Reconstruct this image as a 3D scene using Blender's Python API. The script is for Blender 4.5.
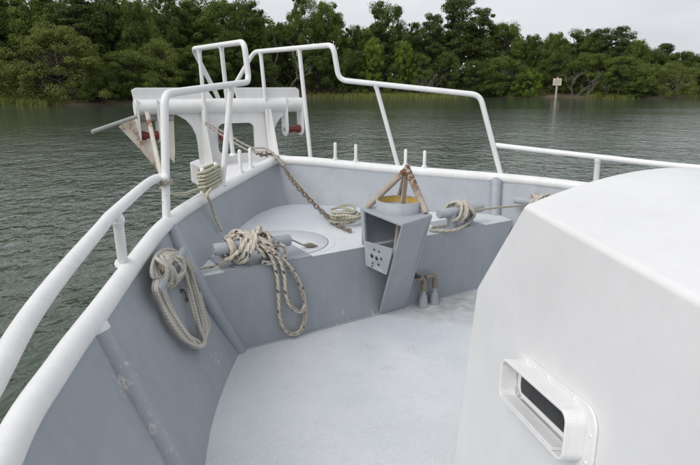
import bpy, math, random
from mathutils import Vector, Matrix, noise
for o in list(bpy.data.objects): bpy.data.objects.remove(o, do_unlink=True)
sc = bpy.context.scene; col = sc.collection
PI = math.pi; rad = math.radians
# axes: X starboard, Y forward along the boat, Z up from the main deck; water at z = WZ
WZ = -0.8
CAM = Vector((-2.70, -4.14, 2.20)); YAW = rad(31.5); PITCH = rad(15.4); FOC = 534.0
# ---------------------------------------------------------------- camera
cd = bpy.data.cameras.new('camera'); cam = bpy.data.objects.new('camera', cd); col.objects.link(cam)
cam.location = CAM; cam.rotation_euler = (PI/2-PITCH, 0, -YAW)
cd.sensor_width = 36; cd.lens = FOC/700*36; cd.clip_start = .05; cd.clip_end = 6000
sc.camera = cam
# ---------------------------------------------------------------- overcast sky
SUN_EL, SUN_ROT = rad(41), rad(258)      # soft veiled sun, from the port side
w = bpy.data.worlds.new('World'); sc.world = w; w.use_nodes = True
nt = w.node_tree; nt.nodes.clear(); N = nt.nodes.new; L = nt.links.new
out = N('ShaderNodeOutputWorld'); bg = N('ShaderNodeBackground'); L(bg.outputs[0], out.inputs[0])
sky = N('ShaderNodeTexSky'); sky.sky_type = 'NISHITA'; sky.sun_disc = False
sky.sun_elevation = SUN_EL; sky.sun_rotation = SUN_ROT; sky.dust_density = 4
tc = N('ShaderNodeTexCoord'); mp = N('ShaderNodeMapping'); mp.inputs['Scale'].default_value = (1.5, 1.5, 5)
L(tc.outputs['Generated'], mp.inputs[0])
nz = N('ShaderNodeTexNoise'); nz.inputs['Scale'].default_value = 2.2; nz.inputs['Detail'].default_value = 6
L(mp.outputs[0], nz.inputs[0])
rp = N('ShaderNodeValToRGB'); rp.color_ramp.elements[0].position = .3; rp.color_ramp.elements[1].position = .7
rp.color_ramp.elements[0].color = (.56, .58, .615, 1); rp.color_ramp.elements[1].color = (.70, .71, .73, 1)
L(nz.outputs[0], rp.inputs[0])
sca = N('ShaderNodeVectorMath'); sca.operation = 'SCALE'; sca.inputs['Scale'].default_value = 10.0
L(rp.outputs[0], sca.inputs[0])
mx = N('ShaderNodeMix'); mx.data_type = 'RGBA'; mx.inputs[0].default_value = .93
L(sky.outputs[0], mx.inputs[6]); L(sca.outputs[0], mx.inputs[7]); L(mx.outputs[2], bg.inputs[0])
bg.inputs[1].default_value = .10
# ---------------------------------------------------------------- soft sun
sl = bpy.data.lights.new('sun', 'SUN'); sl.energy = 1.5; sl.angle = rad(40); sl.color = (1, .97, .93)
so = bpy.data.objects.new('sun', sl); col.objects.link(so)
sd = Vector((math.sin(SUN_ROT)*math.cos(SUN_EL), math.cos(SUN_ROT)*math.cos(SUN_EL), math.sin(SUN_EL)))
so.rotation_euler = sd.to_track_quat('Z', 'Y').to_euler(); so.location = (0, -5, 30)
vs = sc.view_settings; vs.view_transform = 'Standard'; vs.look = 'None'; vs.exposure = .32; vs.gamma = 1; vs.use_curve_mapping = False
sc.render.resolution_x = 1024; sc.render.resolution_y = 680
# ---------------------------------------------------------------- helpers
def sight(px, py):
    u = (px-350)/FOC; v = -(py-232.5)/FOC
    wy = math.cos(PITCH)+v*math.sin(PITCH); wz = -math.sin(PITCH)+v*math.cos(PITCH)
    return Vector((u*math.cos(YAW)+wy*math.sin(YAW), -u*math.sin(YAW)+wy*math.cos(YAW), wz))
def at_z(px, py, z):
    r = sight(px, py); return CAM + r*((z-CAM.z)/r.z)
def at_y(px, py, y):
    r = sight(px, py); return CAM + r*((y-CAM.y)/r.y)
def at_d(px, py, d):                       # d metres of plan distance from the camera
    r = sight(px, py); return CAM + r*(d/math.hypot(r.x, r.y))
V = Vector
def px_of(p):
    d = Vector(p)-CAM; wx = d.x*math.cos(YAW)-d.y*math.sin(YAW); wy = d.x*math.sin(YAW)+d.y*math.cos(YAW)
    return 350+FOC*wx/(wy*math.cos(PITCH)-d.z*math.sin(PITCH))
def on_seg(a, b, px):                      # point of a rail run that stands at a given bearing
    a, b = Vector(a), Vector(b); return min((a.lerp(b, i/400) for i in range(401)), key=lambda p: abs(px_of(p)-px))
class MB:
    def __init__(s): s.v = []; s.f = []; s.uv = None; s.sm = []
    def add(s, vs_, fs, smooth=False):
        b = len(s.v); s.v += [tuple(q) for q in vs_]
        s.f += [tuple(b+i for i in f) for f in fs]; s.sm += [smooth]*len(fs)
        return s
    def box(s, c, d, m=None):
        c = V(c); q = []
        for k in range(8):
            p = V(((k & 1)-.5, ((k >> 1) & 1)-.5, (k >> 2)-.5)); p = V((p.x*d[0], p.y*d[1], p.z*d[2]))
            q.append(c + (m @ p if m else p))
        return s.add(q, [(0,2,3,1),(4,5,7,6),(0,1,5,4),(2,6,7,3),(0,4,6,2),(1,3,7,5)])
    def prism(s, poly, off):                # polygon (3D points) swept by a vector
        n = len(poly); off = V(off); a = [V(p) for p in poly]; b = [p+off for p in a]
        return s.add(a+b, [tuple(range(n))[::-1], tuple(range(n, 2*n))] + [(i, (i+1) % n, n+(i+1) % n, n+i) for i in range(n)])
    def tube(s, pts, r, n=10, caps=True, closed=False, smooth=True):
        pts = [V(p) for p in pts]; k = len(pts); rr = r if isinstance(r, (list, tuple)) else [r]*k
        T = []
        for i in range(k):
            if closed: t = pts[(i+1) % k]-pts[i-1]
            else: t = pts[min(i+1, k-1)]-pts[max(i-1, 0)]
            T.append(t.normalized() if t.length > 1e-9 else V((0, 0, 1)))
        up = V((0, 0, 1)) if abs(T[0].z) < .9 else V((1, 0, 0))
        nn = T[0].cross(up).normalized(); ring = []; q = []
        for i in range(k):
            nn = (nn - T[i]*nn.dot(T[i])); nn = nn.normalized() if nn.length > 1e-6 else T[i].orthogonal().normalized()
            bb = T[i].cross(nn)
            for j in range(n):
                a = 2*PI*j/n; q.append(pts[i]+(nn*math.cos(a)+bb*math.sin(a))*rr[i])
        fs = []; m = k if closed else k-1
        for i in range(m):
            i2 = (i+1) % k
            for j in range(n): fs.append((i*n+j, i*n+(j+1) % n, i2*n+(j+1) % n, i2*n+j))
        s.add(q, fs, smooth)
        if caps and not closed:
            s.add(q[:n], [tuple(range(n))[::-1]]); s.add(q[-n:], [tuple(range(n))])
        return s
    def lathe(s, prof, c, ax=(0, 0, 1), n=20, smooth=True):   # prof: (radius, height) along ax
        ax = V(ax).normalized(); e = ax.orthogonal().normalized(); g = ax.cross(e); c = V(c); q = []
        for r, h in prof:
            for j in range(n):
                a = 2*PI*j/n; q.append(c+ax*h+(e*math.cos(a)+g*math.sin(a))*r)
        fs = [(i*n+j, i*n+(j+1) % n, (i+1)*n+(j+1) % n, (i+1)*n+j) for i in range(len(prof)-1) for j in range(n)]
        return s.add(q, fs, smooth)
    def build(s, name, mat, parent=None, bevel=0, seg=2):
        me = bpy.data.meshes.new(name); me.from_pydata(s.v, [], s.f); me.validate()
        if len(me.polygons) == len(s.sm): me.polygons.foreach_set('use_smooth', s.sm)
        if s.uv:
            ul = me.uv_layers.new(name='UVMap')
            for lp in me.loops: ul.data[lp.index].uv = s.uv[lp.vertex_index]
        me.materials.append(mat)
        return link(name, me, parent, bevel, seg)
def link(name, me, parent=None, bevel=0, seg=2):
    o = bpy.data.objects.new(name, me); col.objects.link(o)
    if parent: o.parent = parent
    if bevel:
        m = o.modifiers.new('bevel', 'BEVEL'); m.width = bevel; m.segments = seg; m.limit_method = 'ANGLE'; m.angle_limit = rad(35)
    return o
def tag(o, label, cat=None, group=None, kind=None):
    if label: o['label'] = label
    if cat: o['category'] = cat
    if group: o['group'] = group
    if kind: o['kind'] = kind
    return o
def empty(name, loc=(0, 0, 0)):
    o = bpy.data.objects.new(name, None); o.location = loc; col.objects.link(o); return o
def crom(P, n=6, closed=False):
    P = [V(p) for p in P]; k = len(P); o = []
    rng = range(k) if closed else range(k-1)
    for i in rng:
        if closed: a, b, c, d = P[i-1], P[i], P[(i+1) % k], P[(i+2) % k]
        else: a, b, c, d = P[max(i-1, 0)], P[i], P[i+1], P[min(i+2, k-1)]
        for j in range(n):
            t = j/n
            o.append(.5*((2*b)+(c-a)*t+(2*a-5*b+4*c-d)*t*t+(3*b-a-3*c+d)*t**3))
    if not closed: o.append(P[-1])
    return o
def fillet(P, r=.07, n=6):                    # polyline with rounded bends
    P = [V(p) for p in P]; o = [P[0]]
    for i in range(1, len(P)-1):
        a = (P[i-1]-P[i]); b = (P[i+1]-P[i]); k = min(r, a.length*.45, b.length*.45)
        p0 = P[i]+a.normalized()*k; p1 = P[i]+b.normalized()*k
        for j in range(n+1):
            t = j/n; o.append(p0*(1-t)**2+P[i]*2*t*(1-t)+p1*t*t)
    o.append(P[-1]); return o
# ---------------------------------------------------------------- materials
def mat_new(name):
    m = bpy.data.materials.new(name); m.use_nodes = True
    return m, m.node_tree, m.node_tree.nodes['Principled BSDF']
def nnode(nt, t, **k):
    n = nt.nodes.new(t)
    for a, b in k.items(): setattr(n, a, b)
    return n
def noise_n(nt, scale, detail=5, rough=.55, vec=None, stretch=None):
    n = nnode(nt, 'ShaderNodeTexNoise'); n.inputs['Scale'].default_value = scale; n.inputs['Detail'].default_value = detail; n.inputs['Roughness'].default_value = rough
    g = nnode(nt, 'ShaderNodeNewGeometry'); src = g.outputs['Position']
    if stretch:
        m = nnode(nt, 'ShaderNodeMapping'); m.inputs['Scale'].default_value = stretch; nt.links.new(src, m.inputs[0]); src = m.outputs[0]
    nt.links.new(src, n.inputs['Vector']); return n.outputs[0]
def ramp(nt, src, a, b, ca=(0, 0, 0, 1), cb=(1, 1, 1, 1)):
    r = nnode(nt, 'ShaderNodeValToRGB'); e = r.color_ramp.elements
    e[0].position = a; e[1].position = b; e[0].color = ca; e[1].color = cb
    nt.links.new(src, r.inputs[0]); return r.outputs[0]
def mixc(nt, fac, a, b):
    m = nnode(nt, 'ShaderNodeMix', data_type='RGBA')
    for i, x in ((0, fac), (6, a), (7, b)):
        if isinstance(x, bpy.types.NodeSocket): nt.links.new(x, m.inputs[i])
        elif i == 0: m.inputs[0].default_value = x
        else: m.inputs[i].default_value = (*x, 1) if len(x) == 3 else x
    return m.outputs[2]
def mul(nt, a, b):
    m = nnode(nt, 'ShaderNodeMath', operation='MULTIPLY')
    for i, x in ((0, a), (1, b)):
        if isinstance(x, bpy.types.NodeSocket): nt.links.new(x, m.inputs[i])
        else: m.inputs[i].default_value = x
    return m.outputs[0]
def bump(nt, bs, h, strength, dist=.01):
    b = nnode(nt, 'ShaderNodeBump'); b.inputs['Strength'].default_value = strength; b.inputs['Distance'].default_value = dist
    nt.links.new(h, b.inputs['Height']); nt.links.new(b.outputs[0], bs.inputs['Normal'])
def paint(name, base, dirt, chip=None, rough=.4, chip_lo=.64, bumpy=.15, tint=None, fine=0, streak=.5, wear=None):
    m, nt, bs = mat_new(name)
    c = mixc(nt, ramp(nt, noise_n(nt, 1.7, 8, .65), .35, .75), base, dirt)
    if tint: c = mixc(nt, mul(nt, ramp(nt, noise_n(nt, .9, 5, .6), .48, .68), .8), c, tint)
    c = mixc(nt, mul(nt, ramp(nt, noise_n(nt, 9, 6, .7, stretch=(1, 1, .25)), .42, .72), streak), c, tuple(q*.86 for q in dirt))
    if chip:
        k = mul(nt, ramp(nt, noise_n(nt, 28, 6, .7), chip_lo, chip_lo+.03), ramp(nt, noise_n(nt, 2.3, 3, .5), .52, .62))
        c = mixc(nt, k, c, chip)
    for wx, wy, wz, wr in wear or ():                           # scuffed patches where gear has rubbed
        g = nnode(nt, 'ShaderNodeNewGeometry'); d = nnode(nt, 'ShaderNodeVectorMath', operation='DISTANCE'); d.inputs[1].default_value = (wx, wy, wz)
        nt.links.new(g.outputs['Position'], d.inputs[0])
        k = mul(nt, ramp(nt, d.outputs['Value'], wr*.25, wr, (1, 1, 1, 1), (0, 0, 0, 1)), ramp(nt, noise_n(nt, 26, 7, .75, stretch=(1, 1, .6)), .555, .60))
        c = mixc(nt, mul(nt, k, .85), c, (.62, .58, .54)); k2 = mul(nt, k, ramp(nt, noise_n(nt, 60, 3), .55, .62)); c = mixc(nt, mul(nt, k2, .5), c, (.34, .25, .19))
    nt.links.new(c, bs.inputs['Base Color'])
    rr = ramp(nt, noise_n(nt, 5, 4), .3, .7, (rough-.08,)*3+(1,), (rough+.12,)*3+(1,)); nt.links.new(rr, bs.inputs['Roughness'])
    bump(nt, bs, noise_n(nt, fine or 6, 6, .6), bumpy, .004 if fine else .012)
    return m
M = {}
M['white'] = paint('white_paint', (.80, .80, .80), (.74, .745, .745), (.42, .34, .26), .40, .655, .3)
M['trunk'] = paint('white_cabin_paint', (.78, .78, .785), (.70, .70, .70), (.5, .46, .4), .42, .72, .2, streak=.12)
M['grey'] = paint('grey_bulwark_paint', (.335, .362, .395), (.295, .322, .354), (.58, .55, .50), .5, .72, .3, streak=.4, wear=((-2.38, -1.42, .75, .20), (-2.28, -1.50, .50, .16), (-2.22, -1.62, .22, .22), (-1.60, -.42, .18, .20), (-2.60, -1.30, .55, .12), (-.3, -.1, .05, .16), (.05, -.1, .03, .12)))
M['greyl'] = paint('grey_fitting_paint', (.37, .398, .43), (.32, .345, .375), (.28, .16, .08), .5, .7, .2)
M['galv'] = paint('galvanised_plate', (.40, .43, .46), (.34, .36, .38), (.25, .2, .15), .42, .7, .15)
M['pad'] = paint('grey_pad_paint', (.34, .37, .405), (.30, .33, .365), None, .5)
M['rust'] = paint('rusty_painted_steel', (.47, .43, .38), (.27, .20, .14), (.14, .065, .03), .7, .46, .5)
M['dark'] = paint('dark_gap', (.03, .032, .035), (.02, .02, .022), None, .5)
M['yellow'] = paint('yellow_paint', (.62, .42, .10), (.5, .32, .08), (.25, .13, .05), .5, .6)
M['red'] = paint('red_roller', (.20, .025, .022), (.13, .018, .016), None, .4)
M['brass'] = paint('weathered_brass', (.33, .28, .21), (.22, .18, .13), (.5, .42, .3), .45, .6)
M['fluke'] = paint('rust_stained_white', (.68, .65, .58), (.55, .48, .38), (.28, .13, .06), .55, .46, .2)
M['steel'] = paint('dull_steel', (.38, .39, .39), (.30, .29, .27), (.2, .11, .06), .45, .62)
M['chain'] = paint('rusty_chain', (.23, .20, .17), (.13, .09, .065), (.3, .27, .24), .6, .55)
M['black'] = paint('black_rubber', (.02, .02, .02), (.03, .03, .03), None, .5)
M['sign'] = paint('weathered_board', (.72, .60, .52), (.55, .38, .30), (.4, .2, .12), .7, .5)
M['post'] = paint('pale_post', (.5, .48, .44), (.35, .33, .3), None, .8)
def deck_mat():
    m, nt, bs = mat_new('deck_non_skid_paint')
    c = mixc(nt, ramp(nt, noise_n(nt, 1.3, 7, .6), .32, .72), (.68, .705, .725), (.59, .62, .645))
    c = mixc(nt, mul(nt, ramp(nt, noise_n(nt, .8, 3, .5), .50, .64), .8), c, (.53, .585, .64))
    c = mixc(nt, mul(nt, ramp(nt, noise_n(nt, 7, 7, .7), .5, .72), .45), c, (.56, .565, .56))
    k = mul(nt, ramp(nt, noise_n(nt, 34, 5, .65), .66, .72), ramp(nt, noise_n(nt, 1.6, 3, .5), .50, .66))
    c = mixc(nt, mul(nt, k, .75), c, (.20, .17, .13))
    k = mul(nt, ramp(nt, noise_n(nt, 40, 3, .5), .58, .64), .35); c = mixc(nt, k, c, (.80, .81, .82))
    k = mul(nt, ramp(nt, noise_n(nt, 95, 2, .5), .52, .66), .30); c = mixc(nt, k, c, (.44, .465, .49))
    k = mul(nt, ramp(nt, noise_n(nt, 14, 8, .8, stretch=(1, .22, 1)), .56, .66), .28); c = mixc(nt, k, c, (.50, .55, .60))
    for wx, wy, wr in ((-.34, -.62, .09), (-.42, -.98, .07), (-.05, -.86, .12), (-.62, -.35, .10)):
        g = nnode(nt, 'ShaderNodeNewGeometry'); d = nnode(nt, 'ShaderNodeVectorMath', operation='DISTANCE'); d.inputs[1].default_value = (wx, wy, 0)
        nt.links.new(g.outputs['Position'], d.inputs[0])
        k = mul(nt, ramp(nt, d.outputs['Value'], wr*.2, wr, (1, 1, 1, 1), (0, 0, 0, 1)), ramp(nt, noise_n(nt, 38, 6, .75), .53, .62)); c = mixc(nt, mul(nt, k, .7), c, (.22, .18, .13))
    # rusty run-off around the pipe valves and along the foot of the step
    g = nnode(nt, 'ShaderNodeNewGeometry'); d = nnode(nt, 'ShaderNodeVectorMath', operation='DISTANCE'); d.inputs[1].default_value = (.85, -.14, 0)
    nt.links.new(g.outputs['Position'], d.inputs[0])
    k = mul(nt, ramp(nt, d.outputs['Value'], .15, .75, (1, 1, 1, 1), (0, 0, 0, 1)), ramp(nt, noise_n(nt, 5, 6, .7), .42, .62))
    c = mixc(nt, mul(nt, k, .7), c, (.33, .27, .19))
    sx = nnode(nt, 'ShaderNodeSeparateXYZ'); nt.links.new(g.outputs['Position'], sx.inputs[0])
    k = mul(nt, ramp(nt, sx.outputs['Y'], -.26, -.13), ramp(nt, noise_n(nt, 6, 6, .7), .40, .6))
    zz = ramp(nt, sx.outputs['Z'], .2, .3, (1, 1, 1, 1), (0, 0, 0, 1))
    c = mixc(nt, mul(nt, mul(nt, k, zz), .7), c, (.30, .28, .24))
    nt.links.new(c, bs.inputs['Base Color']); bs.inputs['Roughness'].default_value = .55
    bump(nt, bs, noise_n(nt, 160, 3, .6), .35, .004)
    return m
M['deck'] = deck_mat()
def rope_mat(name, a, b, fleck=None, k=1.0, braid=False):
    m, nt, bs = mat_new(name)
    uv = nnode(nt, 'ShaderNodeUVMap'); sp = nnode(nt, 'ShaderNodeSeparateXYZ'); nt.links.new(uv.outputs[0], sp.inputs[0])
    def wave(ku, kv, ph=0):
        x = mul(nt, sp.outputs[0], ku); y = mul(nt, sp.outputs[1], kv*2*PI)
        ad = nnode(nt, 'ShaderNodeMath', operation='ADD'); nt.links.new(x, ad.inputs[0]); nt.links.new(y, ad.inputs[1])
        ad2 = nnode(nt, 'ShaderNodeMath', operation='ADD'); nt.links.new(ad.outputs[0], ad2.inputs[0]); ad2.inputs[1].default_value = ph
        sn = nnode(nt, 'ShaderNodeMath', operation='SINE'); nt.links.new(ad2.outputs[0], sn.inputs[0]); return sn.outputs[0]
    wv = wave(150*k, 2) if braid else wave(95*k, 3)
    f = ramp(nt, wv, .0, .9)                                   # strands of the lay
    c = mixc(nt, f, tuple(q*(.86 if braid else .78) for q in a), a)
    if braid: c = mixc(nt, mul(nt, ramp(nt, wave(0, 3), .55, .95), .6), c, tuple(q*.45 for q in a))
    c = mixc(nt, mul(nt, ramp(nt, noise_n(nt, 8, 5, .6), .4, .7), .8), c, b)
    if fleck:
        kk = mul(nt, ramp(nt, wave(32*k, 1, .7), .80, .88), ramp(nt, wave(70*k, -1), -.1, .2))
        c = mixc(nt, kk, c, fleck)
    nt.links.new(c, bs.inputs['Base Color']); bs.inputs['Roughness'].default_value = .9
    bump(nt, bs, wv, .4 if braid else .8, .005); return m
M['rope_fleck'] = rope_mat('rope_with_dark_flecks', (.70, .64, .54), (.58, .51, .41), (.08, .09, .13))
M['rope_tan'] = rope_mat('old_tan_rope', (.62, .58, .50), (.48, .43, .35), None)
M['rope_grey'] = rope_mat('weathered_grey_rope', (.58, .55, .49), (.46, .43, .38), None, 1.6, True)
M['rope_thin'] = rope_mat('thin_pale_line', (.58, .54, .45), (.44, .39, .31), None, 2)
M['rope_green'] = rope_mat('greenish_cream_line', (.64, .62, .48), (.52, .50, .37), None, 2)
def leaf_mat(name, dark, light, tr=.40):
    m, nt, bs = mat_new(name)
    oi = nnode(nt, 'ShaderNodeObjectInfo')
    c0 = mixc(nt, oi.outputs['Random'], tuple(q*.8 for q in dark), tuple(q*1.15 for q in dark))
    c1 = mixc(nt, oi.outputs['Random'], light, (light[0]*.75, light[1]*.9, light[2]*.8))
    c = mixc(nt, ramp(nt, noise_n(nt, .55, 4, .6), .35, .68), c0, c1)
    c = mixc(nt, mul(nt, ramp(nt, noise_n(nt, 6, 2, .5), .45, .7), .5), c, tuple(q*1.25 for q in light))
    nt.links.new(c, bs.inputs['Base Color']); bs.inputs['Roughness'].default_value = .7
    bs.inputs['Specular IOR Level'].default_value = .25
    t = nnode(nt, 'ShaderNodeBsdfTranslucent'); nt.links.new(c, t.inputs[0])
    ms = nnode(nt, 'ShaderNodeMixShader'); ms.inputs[0].default_value = tr
    nt.links.new(bs.outputs[0], ms.inputs[1]); nt.links.new(t.outputs[0], ms.inputs[2])
    nt.links.new(ms.outputs[0], nt.nodes['Material Output'].inputs['Surface']); return m
M['leaf_olive'] = leaf_mat('olive_foliage', (0.121, 0.147, 0.036), (0.235, 0.263, 0.069))
M['leaf_dark'] = leaf_mat('dark_foliage', (0.068, 0.099, 0.025), (0.138, 0.184, 0.045))
M['leaf_mid'] = leaf_mat('mid_green_foliage', (0.090, 0.131, 0.029), (0.186, 0.239, 0.054))
M['leaf_pine'] = leaf_mat('pine_needles', (0.058, 0.083, 0.025), (0.127, 0.159, 0.047))
M['leaf_light'] = leaf_mat('bright_green_foliage', (0.121, 0.184, 0.028), (0.260, 0.334, 0.056))
M['leaf_rust'] = leaf_mat('rusty_brush', (.09, .06, .035), (.16, .12, .06))
M['grass'] = leaf_mat('marsh_grass_blades', (.17, .20, .05), (.30, .31, .10))
M['bark'] = paint('bark', (.060, .048, .038), (.036, .03, .024), None, .9)
M['dead'] = paint('bleached_dead_wood', (.21, .19, .17), (.14, .125, .115), None, .9)
def ground_mat():
    m, nt, bs = mat_new('bank_soil')
    c = mixc(nt, ramp(nt, noise_n(nt, .25, 6, .6), .35, .65), (.07, .055, .035), (.15, .105, .065))
    c = mixc(nt, ramp(nt, noise_n(nt, .6, 5, .6), .5, .62), c, (.07, .08, .03))
    nt.links.new(c, bs.inputs['Base Color']); bs.inputs['Roughness'].default_value = .95; return m
M['ground'] = ground_mat()
def water_mat():
    m, nt, bs = mat_new('river_water')
    bs.inputs['Base Color'].default_value = (.030, .040, .031, 1); bs.inputs['Roughness'].default_value = .06; bs.inputs['IOR'].default_value = 1.333
    c = mixc(nt, ramp(nt, noise_n(nt, .02, 4, .5), .35, .65), (.066, .086, .063), (.052, .071, .052)); nt.links.new(c, bs.inputs['Base Color'])
    g = nnode(nt, 'ShaderNodeNewGeometry'); vr = nnode(nt, 'ShaderNodeVectorRotate', rotation_type='Z_AXIS'); vr.inputs['Angle'].default_value = rad(40)
    nt.links.new(g.outputs['Position'], vr.inputs['Vector'])
    def wn(sc_, det, rg):
        m_ = nnode(nt, 'ShaderNodeMapping'); m_.inputs['Scale'].default_value = sc_; nt.links.new(vr.outputs[0], m_.inputs[0])
        q = nnode(nt, 'ShaderNodeTexNoise'); q.inputs['Scale'].default_value = 1; q.inputs['Detail'].default_value = det; q.inputs['Roughness'].default_value = rg; q.inputs['Distortion'].default_value = .4
        nt.links.new(m_.outputs[0], q.inputs['Vector']); return q.outputs[0]
    a = wn((2.9, 2.5, 1), 3, .55); b = wn((.75, .65, 1), 2, .5); e = wn((.03, .06, 1), 3, .5)
    h = nnode(nt, 'ShaderNodeMath', operation='ADD'); nt.links.new(mul(nt, a, .070), h.inputs[0]); nt.links.new(mul(nt, b, .095), h.inputs[1])
    am = ramp(nt, e, .35, .65, (.55,)*3+(1,), (1.25,)*3+(1,))
    dd = nnode(nt, 'ShaderNodeVectorMath', operation='DISTANCE'); dd.inputs[1].default_value = (0, 0, WZ); nt.links.new(g.outputs['Position'], dd.inputs[0])
    lee = nnode(nt, 'ShaderNodeMapRange'); nt.links.new(dd.outputs['Value'], lee.inputs['Value'])          # calmer in the lee of the far bank
    for i_, v_ in ((1, 25), (2, 85), (3, 1.0), (4, .42)): lee.inputs[i_].default_value = v_
    bump(nt, bs, mul(nt, mul(nt, h.outputs[0], am), lee.outputs[0]), 1.0, 1.0); return m
M['water'] = water_mat()

# ================================================================ SETTING: water, bank
wb = MB(); R_ = 3000; wb.add([(-R_, -R_, WZ), (R_, -R_, WZ), (R_, R_, WZ), (-R_, R_, WZ)], [(0, 1, 2, 3)])
tag(wb.build('river_water', M['water']), None, None, None, 'structure')
SH = [(-900, 104.5), (-500, 104.5), (-200, 104), (0, 104), (40, 105.2), (75, 105.5), (120, 104.6), (170, 102.5), (230, 100.2), (290, 98.4), (340, 97.6), (420, 97.6), (500, 97.3), (560, 97.8), (620, 98.9), (660, 98.9), (700, 98.0), (800, 97.6), (1000, 97.4), (1500, 98)]
def shore_d(px):
    for (x0, y0), (x1, y1) in zip(SH, SH[1:]):
        if x0 <= px <= x1:
            y = y0+(y1-y0)*(px-x0)/(x1-x0); p = at_z(px, y, WZ); return math.hypot(p.x-CAM.x, p.y-CAM.y)
    return 120
def ray_plan(px):
    r = sight(px, 95); return V((r.x, r.y)).normalized()
rows = [(-6, -1.6), (-1.0, -.95), (.6, -.72), (2.0, -.35), (4.5, .05), (10, .8), (25, 2.0), (60, 4.0), (200, 6), (2500, 8)]
def bank_z(px, off):
    for (a, za), (b, zb) in zip(rows, rows[1:]):
        if a <= off <= b: return za+(zb-za)*(off-a)/(b-a)
    return 8
gb = MB(); xs = [-900+i*12 for i in range(201)]; gv = []
for off, z in rows:
    for px in xs:
        u = ray_plan(px); d = shore_d(px)+off + (noise.noise(V((px*.05, off*.3, 1)))*1.6 if off < 30 else 0)
        gv.append((CAM.x+u.x*d, CAM.y+u.y*d, z+(noise.noise(V((px*.09, off*.2, 5)))*.12*min(3, max(0, off)))))
n = len(xs)
gb.add(gv, [(i*n+j, i*n+j+1, (i+1)*n+j+1, (i+1)*n+j) for i in range(len(rows)-1) for j in range(n-1)], True)
tag(gb.build('far_bank', M['ground']), None, None, None, 'structure')

# ================================================================ BOAT
boat = tag(empty('work_boat', (0.15, -3, 0)), 'white and grey steel work boat, its bow deck filling the foreground', 'boat')
INV = Matrix.Translation(-boat.location)
def bp(o, label=None):
    """attach to the boat keeping the world place"""
    o.parent = boat; o.matrix_parent_inverse = INV
    if label: o['label'] = label
    return o
def sub(o, par, label=None):
    o.parent = par
    if label: o['label'] = label
    return o
CL = .15
PC = [(-3.35, -9, 1.0), (-3.28, -6, 1.0), (-3.13, -3.6, 1.01), (-2.897, -2.331, 1.03), (-2.686, -1.728, 1.04), (-2.463, -1.234, 1.06), (-2.168, -.589, 1.09), (-1.807, .132, 1.13), (-1.329, .799, 1.16), (-.632, 1.617, 1.19), (-.191, 2.08, 1.22), (.15, 2.40, 1.25)]
SCp = [(.15, 2.40, 1.25), (.50, 2.09, 1.24), (.90, 1.70, 1.205), (1.345, 1.253, 1.17), (2.20, .36, 1.12), (2.519, -.099, 1.10), (2.80, -.72, 1.08), (3.02, -1.35, 1.06), (3.23, -2.33, 1.03), (3.45, -3.6, 1.01), (3.58, -6, 1.0), (3.65, -9, 1.0)]
# matched bottoms of the inner face
PB = [(-2.95, -9, -.01), (-2.88, -6, -.01), (-2.70, -3.45, -.01), (-2.33, -2.13, -.01), (-2.09, -1.55, -.01), (-1.86, -1.0, -.01), (-1.60, -.53, -.01), (-1.325, -.10, -.01)]
PB2 = [(-1.62, -.03, .70), (-1.14, .71, .70), (-.52, 1.55, .70), (-.16, 1.86, .70), (.125, 1.96, .70)]
SB2 = [(.125, 1.96, .70), (.36, 1.80, .70), (.76, 1.36, .70), (1.20, .87, .70), (1.985, .17, .70)]
SB = [(1.66, -.10, -.01), (1.90, -.53, -.01), (2.16, -1.0, -.01), (2.39, -1.55, -.01), (2.63, -2.13, -.01), (3.00, -3.45, -.01), (3.18, -6, -.01), (3.25, -9, -.01)]
def strip(mb, A, B, k=5):
    a = crom(A, k); b = crom(B, k); q = []; rowsn = 5
    for r in range(rowsn+1):
        for i in range(len(a)): q.append(a[i].lerp(b[i], r/rowsn))
    n = len(a)
    mb.add(q, [(r*n+i, r*n+i+1, (r+1)*n+i+1, (r+1)*n+i) for r in range(rowsn) for i in range(n-1)], True)
def S_at(A, y):                                # point of a curve at a given Y
    c = crom(A, 10)
    for p, q in zip(c, c[1:]):
        if (p.y-y)*(q.y-y) <= 0 and p.y != q.y: return p.lerp(q, (y-p.y)/(q.y-p.y))
    return c[0]
iP = 7; p_step = V(PC[iP])
b = MB(); strip(b, PC[:iP+1], PB); strip(b, PC[iP:], PB2)
bulw_p = bp(b.build('bulwark', M['grey']), 'grey port bulwark plate, chipped paint, bent ribs')
s_step = S_at(SCp, .05)
SC1 = [V(p) for p in SCp[:5]]; SC2 = [V(SCp[4])]+[V(p) for p in SCp[5:]]
b = MB(); strip(b, SC1, SB2); SBq = [SB[0]]+SB[1:]
strip(b, [V(SCp[4])]+[V(p) for p in SCp[5:]], SBq[:len(SC2)])
bulw_s = bp(b.build('bulwark', M['grey']), 'grey starboard bulwark plate ahead of the white deckhouse')
# outer hull
def hull(mb, A, side):
    a = crom(A, 6); q = []; n = len(a); lev = [(0, 0.0), (.5, -.12), (.75, -.45), (.9, -1.0), (1, -1.7)]
    cen = V((CL, -6, 0))
    for f, z in lev:
        for p in a:
            o_ = V((p.x-CL, 0, 0)); nrm = V((side, .35 if p.y > -2 else .1, 0)).normalized()
            zz = p.z+(z if f == 0 else z-p.z)*1.0 if f else p.z
            x = CL+(p.x-CL)*(1-.30*f)+(nrm.x*.05 if f == 0 else nrm.x*.05); y = p.y-(max(0, p.y+4)*.20*f)+.05*nrm.y
            q.append((x, y, zz-.0))
    mb.add(q, [(r*n+i, r*n+i+1, (r+1)*n+i+1, (r+1)*n+i) for r in range(len(lev)-1) for i in range(n-1)], True)
b = MB(); hull(b, PC, -1); hull(b, SCp, 1)
bp(b.build('hull', M['white']), 'white painted outer hull plating')
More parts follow.
